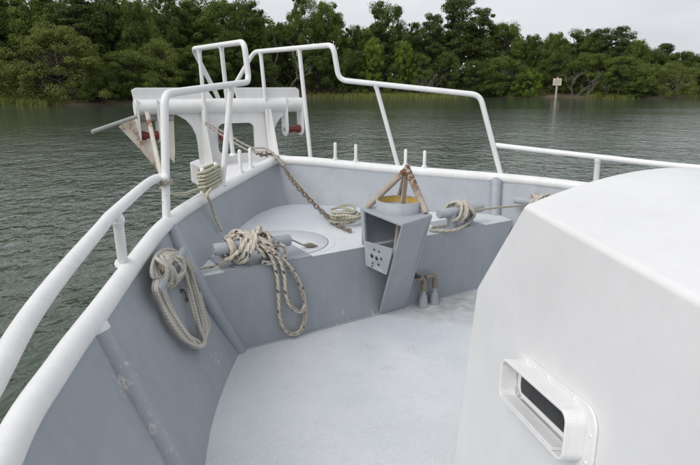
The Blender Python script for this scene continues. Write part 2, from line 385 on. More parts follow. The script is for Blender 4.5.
# main deck
b = MB(); dl = [V((p[0]-.03, p[1], 0)) for p in crom(PB, 4)]; dr = [V((p[0]+.03, p[1], 0)) for p in crom(SB, 4)][::-1]
q = []; n = len(dl)
for l_, r_ in zip(dl, dr): q += [l_, r_]
b.add([V((p.x, p.y, 0)) for p in q], [(2*i, 2*i+1, 2*i+3, 2*i+2) for i in range(n-1)])
bp(b.build('main_deck', M['deck']), 'pale grey non-skid main deck with brown specks')
# raised fore deck and its step
ZR = .73; YS = -.10
pb = [V((p.x-.02, p.y+.01, ZR)) for p in crom(PB2, 5)]; sb = [V((p.x+.02, p.y+.01, ZR)) for p in crom(SB2, 5)]
YD = YS+.006; poly = [V((-1.63, YD, ZR))]+pb+sb[1:]+[V((1.93, YD, ZR))]
b = MB(); b.prism(poly, (0, 0, -.03))
rdeck = bp(b.build('raised_deck', M['deck']), 'pale raised anchor deck in the bow')
b = MB(); b.add([(-1.66, YS+.003, ZR-.003), (1.95, YS+.003, ZR-.003), (1.66, YS+.003, -.01), (-1.345, YS+.003, -.01)], [(0, 3, 2, 1)])
b.add([(-1.66, YS+.02, ZR-.03), (1.95, YS+.02, ZR-.03), (1.66, YS+.02, -.01), (-1.345, YS+.02, -.01)], [(0, 1, 2, 3)])
bp(b.build('step_bulkhead', M['grey']), 'grey riser below the raised anchor deck')
# weld fillet at foot of the step
b = MB(); b.tube([(-1.32, YS, .004), (1.63, YS, .004)], .012, 8); bp(b.build('weld_bead', M['grey']))
# grey pads under the cleats
for (x0, x1, y0, y1) in ((-1.42, -.62, -.098, .34), (1.0, 1.50, -.098, .30)):
    b = MB(); b.box(((x0+x1)/2, (y0+y1)/2, ZR+.004), (x1-x0, y1-y0, .008)); sub(b.build('cleat_pad', M['pad']), rdeck)
# flush round hatch
b = MB(); hc = at_z(283, 242.5, ZR); hr = .445
b.lathe([(0, .004), (hr-.012, .004), (hr-.010, .001)], (hc.x, hc.y, ZR), n=48)
hat = sub(b.build('round_hatch', M['deck']), rdeck, 'flush round hatch in the raised deck')
b = MB(); b.lathe([(hr-.012, .0015), (hr-.003, .0015), (hr-.003, .003)], (hc.x, hc.y, ZR), n=48); sub(b.build('hatch_gasket', M['chain']), rdeck)
b = MB(); b.lathe([(hr+.055, .0008), (hr+.060, .004), (hr+.065, .0008)], (hc.x, hc.y, ZR), n=48); sub(b.build('hatch_coaming_weld', M['deck']), rdeck)
# cap rails
for A, nm in ((PC, 'white pipe capping the port bulwark'), (SCp, 'white pipe capping the starboard bulwark')):
    b = MB(); b.tube(crom(A, 8), .059, 18); bp(b.build('cap_rail', M['white']), nm)
b = MB(); b.lathe([(0, .062), (.033, .054), (.054, .03), (.062, 0), (.054, -.03), (.033, -.054), (0, -.062)], (.15, 2.40, 1.25), n=18); bp(b.build('stem_cap', M['white']))
# rounded ribs on the bulwarks
for par, P0, PM, P1, r in ((bulw_p, (-2.510, -1.315, 1.03), None, (-2.162, -1.685, -.02), .064), (bulw_p, (-1.755, .165, 1.08), (-1.645, -.09, .70), (-1.335, -.105, -.02), .058), (bulw_s, (2.125, .365, 1.08), None, (1.685, -.10, -.02), .068)):
    b = MB(); b.tube(crom([P0, PM, P1], 6) if PM else [V(P0).lerp(V(P1), t/4) for t in range(5)], r, 14); sub(b.build('bulwark_rib', M['grey']), par)
    d = (V(PM or P1)-V(P0)).normalized(); b = MB(); b.tube([V(P0)-d*.05, V(P0)-d*.015, V(P0)+d*.055, V(P0)+d*.06], [r*.45, r*.98, r*1.05, r*1.0], 14)
    sub(b.build('rib_end', M['white' if P0[1] < -1 else 'grey']), par)
# ---- rails
def rail(path, r, label, fil=.09):
    b = MB(); b.tube(fillet(path, fil) if fil else path, r, 14); return bp(b.build('handrail', M['white']), label)
def stan(par, a, c, r=.024):
    b = MB(); b.tube([V(a), V(c)], r, 12)
    d = (V(c)-V(a)).normalized(); b.tube([V(a), V(a)+d*.012, V(a)+d*.03], [r*1.7, r*1.5, r*1.02], 12, False)
    b.tube([V(c)-d*(r*2.6), V(c)-d*(r*1.7), V(c)-d*(r*.8)], [r*1.0, r*1.15, r*1.3], 12, True)
    return sub(b.build('stanchion', M['white']), par)
hp = [(-3.3, -6.0, 1.47), (-3.02, -3.6, 1.48)]+[tuple(at_z(x, y, 1.5)) for x, y in ((0, 367), (49, 290), (100, 229), (115, 212), (151, 181))]+[tuple(at_z(162, 173, 1.5))]
A0 = V((-1.785, .17, 1.15)); A1 = at_y(164, 94, .24); L0 = at_z(222, 182, 1.24)
hp[-1] = (A0.x+(A1.x-A0.x)*.33, A0.y, 1.50)
hr_ = rail(crom(hp, 8), .034, 'low white port handrail curving up along the bulwark', 0)
p = at_z(117, 213, 1.5); stan(hr_, (-2.255, -.70, 1.13), p-V((0, 0, .02)), .030)
p = V(hp[0]); stan(hr_, (-3.27, -5.8, 1.05), (-3.27, -5.8, 1.46), .03)
# port bow rail
UP = 1.62
pU = at_y(249, 82, UP); pV = at_y(244, 42, UP); pE = at_y(193, 49, 3.5)
pr = rail([A0, A1, pU, pV, pE, at_y(219, 99, 3.75), at_y(223, 120, 3.8)], .032, 'white port bow rail stepping up beside the anchor gantry', .10)
stan(pr, L0-V((0, 0, .03)), on_seg(A1, pU, 231), .030)
stan(pr, at_y(209, 156, 3.3), on_seg(pV, pE, 199), .027); stan(pr, at_y(233, 155, 2.5), on_seg(pV, pE, 221), .027)
# starboard bow rail
B0 = V((2.262, .42, 1.13)); B1 = at_y(480, 95, .58)
sU = at_y(339, 80, UP+.06); sV = at_y(333, 45, UP+.06); sE = at_y(254, 52, 3.5)
sr = rail([B0, B1, sU, sV, sE, at_y(233, 88, 3.75), at_y(229, 115, 3.8)], .032, 'white starboard bow rail stepping up towards the stem', .10)
stan(sr, V((1.347, 1.285, 1.19)), on_seg(B1, sU, 375.5), .027)
stan(sr, at_y(311, 159, 2.25)-V((0, 0, .06)), on_seg(sV, sE, 299), .027); stan(sr, at_y(271, 155, 3.3), on_seg(sV, sE, 260.5), .027)
# starboard low rail
sl_ = rail(crom([at_y(494, 145, .5), at_y(540, 150.5, 0), at_y(598, 157, -.6), at_y(700, 168, -1.5), (3.30, -3.0, 1.45), (3.5, -5.5, 1.45)], 6), .030, 'low white starboard handrail beyond the deckhouse', 0)
stan(sl_, (2.72, -.55, 1.10), at_y(598, 157, -.6), .03); stan(sl_, (3.36, -3.2, 1.03), (3.33, -3.2, 1.45), .03)
# rope guide pins on the cap rails
for x, y, h in ((335, 161, .21), (356, 162, .21), (404, 167, .20), (424, 168, .20), (240, 172, .25), (250, 166, .22), (203, 190, .22), (216, 184, .22)):
    A = PC if x < 280 else SCp
    # foot on the cap curve nearest the sight line
    c = crom(A, 30); r = sight(x, y).normalized(); best = min(c, key=lambda p: ((p+V((0, 0, .06))-CAM)-r*((p+V((0, 0, .06))-CAM).dot(r))).length)
    b = MB(); f0 = best+V((0, 0, .05)); b.tube([f0, f0+V((0, 0, h)), f0+V((0, 0, h+.012)), f0+V((0, 0, h+.018))], [.021, .021, .016, .005], 10)
    b.tube([f0, f0+V((0, 0, .03))], .034, 10); bp(b.build('rope_guide_pin', M['white']))
# ---- anchor platform and gantry
PZ = 1.12; GY = 3.38
b = MB(); b.prism([(-.62, 1.84, PZ), (-.62, 2.6, PZ), (-.62, 3.75, PZ), (-.45, 3.98, PZ), (.75, 3.98, PZ), (.92, 3.75, PZ), (.90, 2.6, PZ), (.90, 1.88, PZ), (.52, 2.22, PZ), (.15, 2.52, PZ), (-.17, 2.24, PZ)][::-1], (0, 0, -.30))
plat = bp(b.build('anchor_platform', M['white'], bevel=.02), 'white platform projecting ahead of the stem')
gan = bp(MB().tube([(-1.37, GY, 1.92), (1.02, GY, 1.92)], .105, 20).build('gantry', M['white']), 'white tubular crossbar of the anchor gantry')
b = MB(); b.prism([(-1.37, GY-.02, 1.99), (-1.39, GY-.02, 2.14), (-1.33, GY-.02, 2.17), (-.42, GY-.02, 2.17), (-.30, GY-.02, 1.99)], (0, .03, 0)); sub(b.build('back_plate', M['white'], bevel=.008), gan)
b = MB(); b.prism([(.02, GY-.02, 1.99), (-.02, GY-.02, 2.17), (.95, GY-.02, 2.17), (1.0, GY-.02, 2.13), (1.0, GY-.02, 1.99)], (0, .03, 0)); sub(b.build('back_plate', M['white'], bevel=.008), gan)
# web plate between the legs with a rounded window (ring of quads)
def rrect(cx, cz, w_, h_, r, n=5):
    o = []
    for (sx_, sz_, a0) in ((1, 1, 0), (-1, 1, 90), (-1, -1, 180), (1, -1, 270)):
        for i in range(n+1):
            a = rad(a0+90*i/n); o.append((cx+sx_*(w_/2-r)+r*math.cos(a), cz+sz_*(h_/2-r)+r*math.sin(a)))
    return o
oo = rrect(-.02, 1.50, .98, .80, .01); ii = rrect(-.02, 1.46, .56, .44, .10); n = len(oo); b = MB(); q = []
for y in (GY-.03, GY+.03): q += [(x, y, z) for x, z in oo]+[(x, y, z) for x, z in ii]
fs = []
for i in range(n):
    j = (i+1) % n
    fs += [(i, j, n+j, n+i)[::-1], (2*n+i, 2*n+j, 3*n+j, 3*n+i), (i, j, 2*n+j, 2*n+i), (n+i, 3*n+i, 3*n+j, n+j)]
b.add(q, fs); sub(b.build('web_plate', M['white']), gan)
# curved knees outboard of the legs
for s in (-1, 1):
    x0 = -.02+s*.48; pts = [(x0, GY-.025, 1.85), (x0+s*.42, GY-.025, 1.85)]
    pts += [(x0+s*(.08+.34*(1-math.sin(t*PI/10))), GY-.025, 1.82-.42*(1-math.cos(t*PI/10))) for t in range(1, 6)]
    pts += [(x0+s*.07, GY-.025, PZ), (x0, GY-.025, PZ)]
    b = MB(); b.prism(pts, (0, .05, 0)); sub(b.build('knee_plate', M['white']), gan)
    b = MB(); b.prism([(x0, GY, 1.9), (x0, GY-.12, 1.86), (x0, GY-.40, PZ), (x0, GY, PZ)], (s*.025, 0, 0)); sub(b.build('leg_flange', M['white']), gan)
# roller cheeks and red rollers
for xs_ in ((-1.36, -1.11), (.74, 1.0)):
    for x in xs_:
        b = MB(); prof = [(0, GY-.10, 2.02), (0, GY-.12, 1.6)]+[(0, GY-.02+.10*math.cos(rad(a)), 1.56+.10*math.sin(rad(a))) for a in range(180, 361, 30)]+[(0, GY+.10, 2.02)]
        b.prism([(x, y, z) for _, y, z in prof], (.022, 0, 0)); sub(b.build('cheek_plate', M['white']), gan)
        b = MB(); b.tube([(x-.012, GY-.02, 1.56), (x+.034, GY-.02, 1.56)], .028, 10); sub(b.build('pin_boss', M['steel']), gan)
    xa, xb = xs_; m_ = (xa+xb)/2+.01
    b = MB(); b.lathe([(.03, 0), (.062, .015), (.062, .04), (.042, .09), (.042, .14), (.062, .19), (.062, .215), (.03, .23)], (xa+.024, GY-.02, 1.56), (1, 0, 0), 16); sub(b.build('roller', M['red']), gan, 'red roller between white cheek plates')
b = MB(); b.lathe([(.02, 0), (.07, .02), (.045, .08), (.07, .14), (.02, .16)], (-.30, GY-.12, 1.50), (1, 0, 0), 16); sub(b.build('roller', M['red']), gan, 'red roller in the gantry window')
# ---- mast socket bracket at the step
br = MB()
FP, AP, AS, FS = V((-.07, -.03, 1.10)), V((-.11, -.74, 1.10)), V((.325, -.60, 1.10)), V((.40, .0, 1.10))
b = MB(); b.prism([FP, AP, AS, FS], (0, 0, -.028)); bkt = bp(b.build('mast_socket', M['greyl'], bevel=.006), 'grey bracket with a ring socket over the step')
BL, BR = V((.115, -.115, .01)), V((.43, -.115, .01))
b = MB(); b.prism([AP-V((0, 0, .02)), AS-V((0, 0, .02)), BR, BL], (0, .018, .004)); sub(b.build('aft_plate', M['greyl']), bkt)
b = MB(); b.prism([FP+V((0, 0, -.02)), FP+V((0, -.06, -.02)), (-.06, -.13, ZR-.2), (-.05, -.104, ZR-.2)], (.02, 0, 0)); sub(b.build('forward_post', M['greyl']), bkt)
b = MB(); b.prism([FP+V((.03, 0, -.03)), FS+V((0, 0, -.03)), (.42, -.03, .70), (-.04, -.03, .70)], (0, .018, 0)); sub(b.build('back_plate', M['grey']), bkt)
b = MB(); b.prism([FS+V((0, 0, -.03)), AS+V((-.01, 0, -.03)), BR+V((-.01, 0, 0)), (.42, -.104, ZR-.2)], (-.018, 0, 0)); sub(b.build('side_plate', M['grey']), bkt)
# perforated port plate
q = [V((-.075, -.13, .80)), AP.lerp(BL, .24)+V((-.015, .02, 0)), AP.lerp(BL, .52)+V((-.015, .02, 0)), V((-.06, -.13, .56))]
b = MB(); b.prism(q, (-.012, 0, 0)); pf = sub(b.build('perforated_plate', M['galv'], bevel=.002), bkt, 'pale drilled plate on the port side')
n_ = (q[1]-q[0]).cross(q[3]-q[0]).normalized()
if n_.x > 0: n_ = -n_
for (u, v, r) in ((.38, .22, .011), (.56, .24, .011), (.30, .5, .02), (.5, .52, .02), (.68, .48, .012), (.34, .78, .010), (.60, .74, .012), (.33, .90, .010)):
    c = q[0].lerp(q[1], u).lerp(q[3].lerp(q[2], u), v)+n_*.0125
    b = MB(); b.lathe([(0, .0016), (r, .0014), (r, .0)], c, n_, 12); sub(b.build('bolt_hole', M['dark']), bkt)
rc = V((.15, -.33, 1.10))
b = MB(); b.lathe([(.205, .0), (.205, .105), (.188, .105), (.188, .10)], rc, n=32); ring = sub(b.build('ring', M['greyl']), bkt)
b = MB(); b.lathe([(.1875, .10), (.1875, .002), (.0, .002)], rc, n=32); b.v and sub(b.build('ring_lining', M['yellow']), bkt, 'yellow painted inside of the ring')
b = MB(); b.lathe([(.186, .045), (.06, .050), (.055, .02), (0, .02)], rc, n=28); sub(b.build('ring_floor', M['greyl']), bkt)
ap = V((.245, -.32, 1.475))
for tgt, r in ((FP+V((.04, -.06, .01)), .030), (AS+V((-.03, .05, .01)), .032), (FS+V((-.05, -.06, .01)), .028)):
    d = (ap-tgt); b = MB(); b.tube([tgt, tgt+d*.97, tgt+d*1.02], r, 10); sub(b.build('tripod_leg', M['rust']), bkt)
b = MB(); b.prism([rc+V((.02, -.01, .02)), rc+V((.075, .0, .02)), ap+V((.025, 0, .0)), ap+V((-.02, 0, .0))], (0, .014, 0)); sub(b.build('flat_bar', M['rust']), bkt)
b = MB(); b.tube([ap+V((0, 0, -.03)), ap+V((0, 0, .035))], [.035, .018], 10); sub(b.build('apex_weld', M['rust']), bkt)
b = MB(); b.tube([(.10, -.42, 1.08), (.10, -.36, .70)], .022, 10); sub(b.build('shaft', M['rust']), bkt)
# ---- pipe valves beside the bracket
for k, (px, py) in enumerate(((423, 306), (434, 303))):
    f0 = at_z(px, py, 0); f0.z = 0
    b = MB(); b.lathe([(0, .0), (.058, .0), (.058, .01), (.045, .014), (.045, .075), (.038, .082), (.038, .12), (.024, .125), (.022, .17)], f0, n=14)
    vv = bp(b.build('deck_valve', M['galv']), ('grey deck socket with brass pipe nearer the bracket', 'grey deck socket with brass pipe on its right')[k])
    b = MB(); b.tube(fillet([f0+V((0, 0, .15)), f0+V((0, 0, .31)), f0+V((-.10 if k == 0 else -.13, 0.0, .315))], .03), .021, 10); sub(b.build('brass_pipe', M['brass']), vv)
    b = MB(); b.tube([f0+V((0, 0, .18)), f0+V((0, 0, .26))], .030, 8); sub(b.build('collar', M['brass']), vv)
b = MB(); f0 = at_z(423, 306, 0); f0.z = 0; b.tube(fillet([f0+V((-.06, 0, .33)), f0+V((-.11, -.01, .35)), f0+V((-.15, -.02, .40))], .02), .02, 8); sub(b.build('valve_handle', M['black']), vv)
b = MB(); b.tube([f0+V((-.17, 0, .315)), f0+V((-.07, 0, .315))], .017, 8); b.tube([f0+V((-.185, 0, .315)), f0+V((-.165, 0, .315))], .022, 8); sub(b.build('hose_end', M['brass']), vv)
# ---- cleats
def bar_cleat(a, c, r, posts, label, wall=None):
    a, c = V(a), V(c); d = (c-a).normalized()
    b = MB(); b.tube([a, a+d*.012, a.lerp(c, .5), c-d*.012, c], [r*.82, r, r, r, r*.82], 16); cl = bp(b.build('mooring_cleat', M['greyl']), label)
    for t, foot in posts:
        p = a.lerp(c, t); b = MB(); b.tube([V(foot), p], r*1.05, 14); b.tube([V(foot), V(foot).lerp(p, .12)], r*1.5, 14); sub(b.build('cleat_post', M['greyl']), cl)
    return cl
CP0, CP1 = V((-1.475, 0, .905)), V((-.785, 0, .885))
bar_cleat(CP0, CP1, .052, ((.32, (-1.25, 0, ZR)), (.68, (-1.0, 0, ZR))), 'thick horizontal pipe cleat on the port edge of the raised deck')
CS0, CS1 = V((.92, .0, .905)), V((1.545, .0, .905))
bar_cleat(CS0, CS1, .05, ((.32, (1.11, 0, ZR)), (.68, (1.36, 0, ZR))), 'thick horizontal pipe cleat on the starboard edge of the raised deck')
q0, q1, q2 = V((-2.168, -.589, 1.09)), V((-1.807, .132, 1.13)), V((-1.46, -.32, -.01))
bn = (q1-q0).cross(q2-q0).normalized(); bn = bn if bn.x > 0 else -bn
def on_bulw(px, py, off):
    r = sight(px, py); t = ((q1+bn*off)-CAM).dot(bn)/r.dot(bn); return CAM+r*t
HP0, HP1 = on_bulw(157, 290, .115), on_bulw(184, 250, .115)
wp = (on_bulw(164, 277, -.01), on_bulw(174, 263, -.01))
bar_cleat(HP0, HP1, .031, ((.36, wp[0]), (.66, wp[1])), 'horn cleat welded to the port bulwark')
HS0, HS1 = V((2.07, .02, .93)), V((2.30, -.46, .92))
bar_cleat(HS0, HS1, .042, ((.35, (2.30, -.10, .95)), (.65, (2.37, -.27, .94))), 'horn cleat welded to the starboard bulwark')
# small black figure set flat on the port bulwark
def bulw_pt(y, t, A=PC[:iP+1], B=PB):
    a = crom(A, 12); c = crom(B, 12)
    best = min(range(len(a)), key=lambda i: abs(a[i].lerp(c[i], t).y-y)); return a[best].lerp(c[best], t), (a[best]-c[best]).normalized()
fc = bpy.data.curves.new('mark', 'FONT'); fc.body = '2'; fc.size = .15; fc.extrude = .0015
fo = bpy.data.objects.new('mark', fc); col.objects.link(fo); dg = bpy.context.evaluated_depsgraph_get()
me = bpy.data.meshes.new_from_object(fo.evaluated_get(dg)); bpy.data.objects.remove(fo)
me.materials.clear(); me.materials.append(M['black'])
mk = link('black_mark', me, bulw_p); mp_, upv = bulw_pt(-.36, .42)
tv = V((.5, .86, 0)).normalized(); nv = tv.cross(upv).normalized(); nv = nv if nv.x > 0 else -nv
tv = upv.cross(nv).normalized(); mk.matrix_local = Matrix.Translation(mp_+nv*.012) @ Matrix((tv, upv, nv)).transposed().to_4x4() @ Matrix.Rotation(rad(-12), 4, 'Z')
# ---- deckhouse (trunk cabin)
ZT = 1.67; TF = -2.51; KF, KZ = -2.115, 1.115; bf = -2.135
def half(y, z):                                # half width at given Y and height, sides lean inwards
    return .91 + max(-1.2, (TF-y))*.505 + (ZT-z)*.100
def camber(t, y): return (.09+.012*min(4, max(0, TF-y)))*(1-t*t)
secs = [TF, -3.2, -4.2, -5.4, -6.6]; nt_ = 16; b = MB()
q = []; 
for y in secs:
    for i in range(nt_+1):
        t = -1+2*i/nt_; q.append((CL+t*half(y, ZT), y, ZT+camber(t, y)))
b.add(q, [(s*(nt_+1)+i, (s+1)*(nt_+1)+i, (s+1)*(nt_+1)+i+1, s*(nt_+1)+i+1)[::-1] for s in range(len(secs)-1) for i in range(nt_)], True)
house = MB()
for s in (-1, 1):
    a = [(CL+s*half(y, ZT), y, ZT) for y in secs]
    pts = [(CL+s*half(TF, ZT), TF, ZT), (CL+s*half(KF, KZ), KF, KZ), (CL+s*half(bf, 0), bf, -.01), (CL+s*half(-6.6, 0), -6.6, -.01)]+a[:0:-1]
    house.add(pts, [tuple(range(len(pts))) if s < 0 else tuple(range(len(pts)))[::-1]])
fr = []
for y, z in ((TF, ZT), (KF, KZ), (bf, -.01)):
    for i in range(nt_+1):
        t = -1+2*i/nt_; k = 1 if z == ZT else (.6 if z == KZ else 0); fr.append((CL+t*half(y, z), y, z+camber(t, TF)*k))
house.add(fr, [(r*(nt_+1)+i, r*(nt_+1)+i+1, (r+1)*(nt_+1)+i+1, (r+1)*(nt_+1)+i)[::-1] for r in range(2) for i in range(nt_)])
bw = [(CL+(-1+2*i/nt_)*half(-6.6, ZT), -6.6, ZT+camber(-1+2*i/nt_, -6.6)) for i in range(nt_+1)]
house.add(bw+[(CL+half(-6.6, 0), -6.6, -.01), (CL-half(-6.6, 0), -6.6, -.01)], [tuple(range(nt_+3))])
# one welded shell
import bmesh
def weld(mb, extra):
    for e in extra: mb.add(e.v, e.f, False)
    bm = bmesh.new(); vv_ = [bm.verts.new(p) for p in mb.v]
    for f in mb.f:
        try: bm.faces.new([vv_[i] for i in f])
        except ValueError: pass
    bmesh.ops.remove_doubles(bm, verts=bm.verts, dist=.0005); bmesh.ops.recalc_face_normals(bm, faces=bm.faces)
    me = bpy.data.meshes.new('deckhouse'); bm.to_mesh(me); bm.free(); return me
me = weld(house, [b]); me.materials.append(M['trunk'])
dh = bp(link('deckhouse', me, None, .022, 4), 'white chamfered deckhouse with a small port vent window')
for p_ in me.polygons: p_.use_smooth = True
mm = dh.modifiers.new('wn', 'WEIGHTED_NORMAL'); mm.keep_sharp = True
# vent window on the port side
P0 = V((CL-half(TF, ZT), TF, ZT)); e1 = (V((CL-half(-4, ZT), -4, ZT))-P0).normalized(); e2 = (V((CL-half(TF, .5), TF, .5))-P0).normalized()
nr = e1.cross(e2).normalized(); nr = nr if nr.x < 0 else -nr
upw = nr.cross(e1).normalized(); upw = upw if upw.z > 0 else -upw
al = rad(9.5); U = (e1*math.cos(al)+upw*math.sin(al)).normalized(); W_ = (upw*math.cos(al)-e1*math.sin(al)).normalized()
def on_wall(px, py, off=0):
    r = sight(px, py); t = ((P0+nr*off)-CAM).dot(nr)/r.dot(nr); return CAM+r*t
vc = on_wall(548, 404, .0)
def wallp(u, v, n): return vc+U*u+W_*v+nr*n
def ring_wall(wo, ho, ro, wi, hi, ri, n0, n1, du=0, dv=0, iv=0):
    o = rrect(du, dv, wo, ho, ro, 6); i_ = rrect(du, dv+iv, wi, hi, ri, 6); n = len(o); b = MB(); q = []
    for nn in (n0, n1): q += [wallp(u, v, nn) for u, v in o]+[wallp(u, v, nn) for u, v in i_]
    fs = []
    for i in range(n):
        j = (i+1) % n
        fs += [(i, j, n+j, n+i), (2*n+i, 3*n+i, 3*n+j, 2*n+j), (i, 2*n+i, 2*n+j, j), (n+i, n+j, 3*n+j, 3*n+i)]
    return b.add(q, fs)
sub(ring_wall(.68, .245, .075, .50, .12, .05, .001, .012, .01, .0).build('vent_flange', M['white'], bevel=.003), dh)
sub(ring_wall(.59, .185, .045, .565, .160, .034, .010, .085).build('vent_frame', M['white'], bevel=.004), dh, 'deep white frame round the vent window')
b = MB(); o = rrect(.0, .014, .535, .118, .040, 6); b.add([wallp(u, v, .008) for u, v in o], [tuple(range(len(o)))]); sub(b.build('vent_glass', M['dark']), dh, 'dark glass of the vent window')
sub(ring_wall(.566, .161, .034, .53, .116, .040, .004, .012, 0, 0, .014).build('vent_gasket', M['white']), dh)
for u0, v0 in ((-.20, .107), (.0, .107), (.2, .107), (.325, .03), (.315, -.07), (-.12, .107)):
    b = MB(); b.lathe([(.008, .0), (.007, .003), (0, .004)], wallp(u0, v0, .012), nr, 8); sub(b.build('screw', M['white']), dh)
b = MB(); b.prism([wallp(-.25, -.080, .02), wallp(.22, -.080, .02), wallp(.22, -.078, .086), wallp(-.25, -.078, .086)], W_*.012); sub(b.build('drain_lip', M['white'], bevel=.002), dh)
# ================================================================ LOOSE GEAR: anchors, chain, ropes
def rope_tube(mb, pts, r, n=8):
    """tube with uv: u metres along, v round"""
    pts = [V(p) for p in pts]
    if mb.uv is None: mb.uv = []
    b0 = len(mb.v); k = len(pts); mb.tube(pts, r, n, caps=False); Lh = 0
    for i in range(k):
        if i: Lh += (pts[i]-pts[i-1]).length
        for j in range(n): mb.uv.append((Lh, j/n))
    c0 = len(mb.v); mb.add([pts[0], pts[-1]], [])
    mb.uv += [(0, 0), (Lh, 0)]
    mb.add([], [])
    for j in range(n):
        mb.f += [(c0, b0+(j+1) % n, b0+j), (c0+1, b0+(k-1)*n+j, b0+(k-1)*n+(j+1) % n)]; mb.sm += [True, True]
    return mb
def rope(name, paths, r, mat, label, cat='rope', group=None, n=8):
    b = MB()
    for p in paths: rope_tube(b, p, r, n)
    return tag(b.build(name, mat), label, cat, group)
def wraps(a, c, r, rr, t0, t1, turns, seed, jit=.02, n=14):
    """messy turns round a bar between parameters t0..t1"""
    rnd = random.Random(seed); a, c = V(a), V(c); d = (c-a).normalized(); e = d.orthogonal().normalized(); g = d.cross(e); o = []
    for i in range(turns*n+1):
        k = i/(turns*n); ph = 2*PI*i/n; t = t0+(t1-t0)*(.5+.5*math.sin(PI*(k*turns*.9)-PI/2))
        R = r+rr*(1+.7*math.sin(k*7+seed))*1.0+rr*.5
        o.append(a.lerp(c, t)+(e*math.cos(ph)+g*math.sin(ph))*R+V((rnd.uniform(-1, 1), rnd.uniform(-1, 1), rnd.uniform(-1, 1)))*jit)
    return crom(o, 3)
def hang(a, c, low, out, n=8, wob=.01, seed=0):
    """a loop of rope hanging between two points, lowest point low"""
    a, c, low = V(a), V(c), V(low); rnd = random.Random(seed)
    P = [a, a.lerp(low, .33)+V(out)*.5, a.lerp(low, .72)+V(out)*.3, low+(a-c)*.28+V((0, 0, .03)), low, low+(c-a)*.28+V((0, 0, .03)), c.lerp(low, .72)-V(out)*.3, c.lerp(low, .33)-V(out)*.5, c]
    P = [p+V((rnd.uniform(-wob, wob), rnd.uniform(-wob, wob), rnd.uniform(-wob, wob))) for p in P]; return crom(P, n)
def fig8(a, c, up, A, R, n, seed, mid=.5):
    """figure-of-eight turns over a bar: crossings on top, bights under the horns"""
    rnd = random.Random(seed); a, c = V(a), V(c); d = (c-a); ln = d.length; d.normalize(); up = V(up); up = (up-d*up.dot(d)).normalized(); si = d.cross(up)
    o = []; m = a+d*ln*mid; N_ = n*16
    for i in range(N_+1):
        t = 2*PI*i/16; k = i/N_; Ak = A*(1-.25*k)+rnd.uniform(-.012, .012); Rk = R*(1+.30*k)
        o.append(m+d*(Ak*math.cos(t)+.03*math.sin(k*9))+up*(-Rk*math.cos(2*t)*.9+.006)+si*(Rk*1.15*math.sin(2*t)+rnd.uniform(-.008, .008)))
    return crom(o, 3)
# rope on the port deck cleat
RR = .019
pp = [wraps(CP0, CP1, .058, .012, .18, .34, 3, 2, .006), wraps(CP0, CP1, .058, .012, .55, .70, 3, 5, .006),
      fig8(CP0, CP1, (0, -.35, 1), .235, .085, 3, 1, .47), fig8(CP0, CP1, (0, -.8, .8), .20, .10, 2, 7, .45)]
yl = -.145
def pxy(L_, y=yl, dy=0): return [at_y(px, py, y-dy*i) for i, (px, py) in enumerate(L_)]
pp.append(crom(pxy([(268, 250), (274, 262), (278, 280), (279, 300), (280, 316), (284, 328), (291, 334), (299, 332), (304, 322), (305, 306), (302, 290), (296, 276), (287, 264), (279, 256), (272, 250)]), 6))
pp.append(crom(pxy([(274, 252), (281, 262), (285, 278), (286, 292), (289, 303), (295, 310), (302, 311), (306, 304)], -.165), 6))
pp.append(crom(pxy([(262, 262), (270, 263), (279, 261), (286, 255), (284, 247), (276, 243)], -.13), 6))
rope('mooring_rope', pp, RR, M['rope_fleck'], 'cream rope with dark flecks, wound on the port deck cleat, loop hanging down the step', 'rope')
# line linking the two port cleats
rope('rope_tail', [crom([at_y(186, 272, -.02), at_y(200, 269, -.02), at_y(214, 266, .0), CP0.lerp(CP1, .22)+V((0, -.06, -.08))], 6)], .014, M['rope_fleck'], 'short taut rope between the port bulwark cleat and the port deck cleat', 'rope')
# coil on the port bulwark cleat: loops laid against the plate
rnd = random.Random(3); pp = []
LOOP = [(160, 281), (159, 290), (165, 306), (174, 322), (184, 336), (192, 346), (199, 349), (204, 345), (203, 330), (198, 308), (192, 285), (186, 266), (178, 256)]
for k in range(6):
    f_ = (k-2.5)*2.2
    P = []
    for i, (x, y) in enumerate(LOOP):
        t = i/(len(LOOP)-1); sx_ = 1 if t < .5 else -1
        P.append(on_bulw(x+f_*(.9 if t < .45 else (.2 if t < .62 else -1.0))+rnd.uniform(-.5, .5), y-abs(f_)*(.8 if .35 < t < .7 else 0)+rnd.uniform(-.5, .5), .035+.016*((k*2) % 3)+(.05 if t < .1 or t > .9 else 0)))
    pp.append(crom(P, 6))
TURN = [(160, 284), (153, 276), (152, 265), (158, 255), (167, 250), (177, 252), (184, 261), (183, 272), (176, 282), (167, 288)]
for k in range(6):
    g_ = 1-.10*k; P = []
    for i, (x, y) in enumerate(TURN): P.append(on_bulw(168+(x-168)*g_+rnd.uniform(-1, 1)+(1.5*k), 269+(y-269)*g_+rnd.uniform(-1, 1), .075+.014*k+.02*math.sin(i*1.3+k)))
    pp.append(crom(P, 6, True)+[P[0]])
for k in range(3): pp.append(crom([on_bulw(156+5*k, 258-2*k, .09), on_bulw(161+4*k, 262+k, .165), on_bulw(167+4*k, 267+3*k, .195), on_bulw(166+5*k, 279+2*k, .15), on_bulw(160+4*k, 288, .09)], 6))
pp.append(wraps(HP0, HP1, .045, .010, .5, .62, 2, 9, .006))
rope('coiled_rope', pp, .0145, M['rope_grey'], 'grey tan rope coil hung on the port bulwark cleat, long loops down the plate', 'rope')
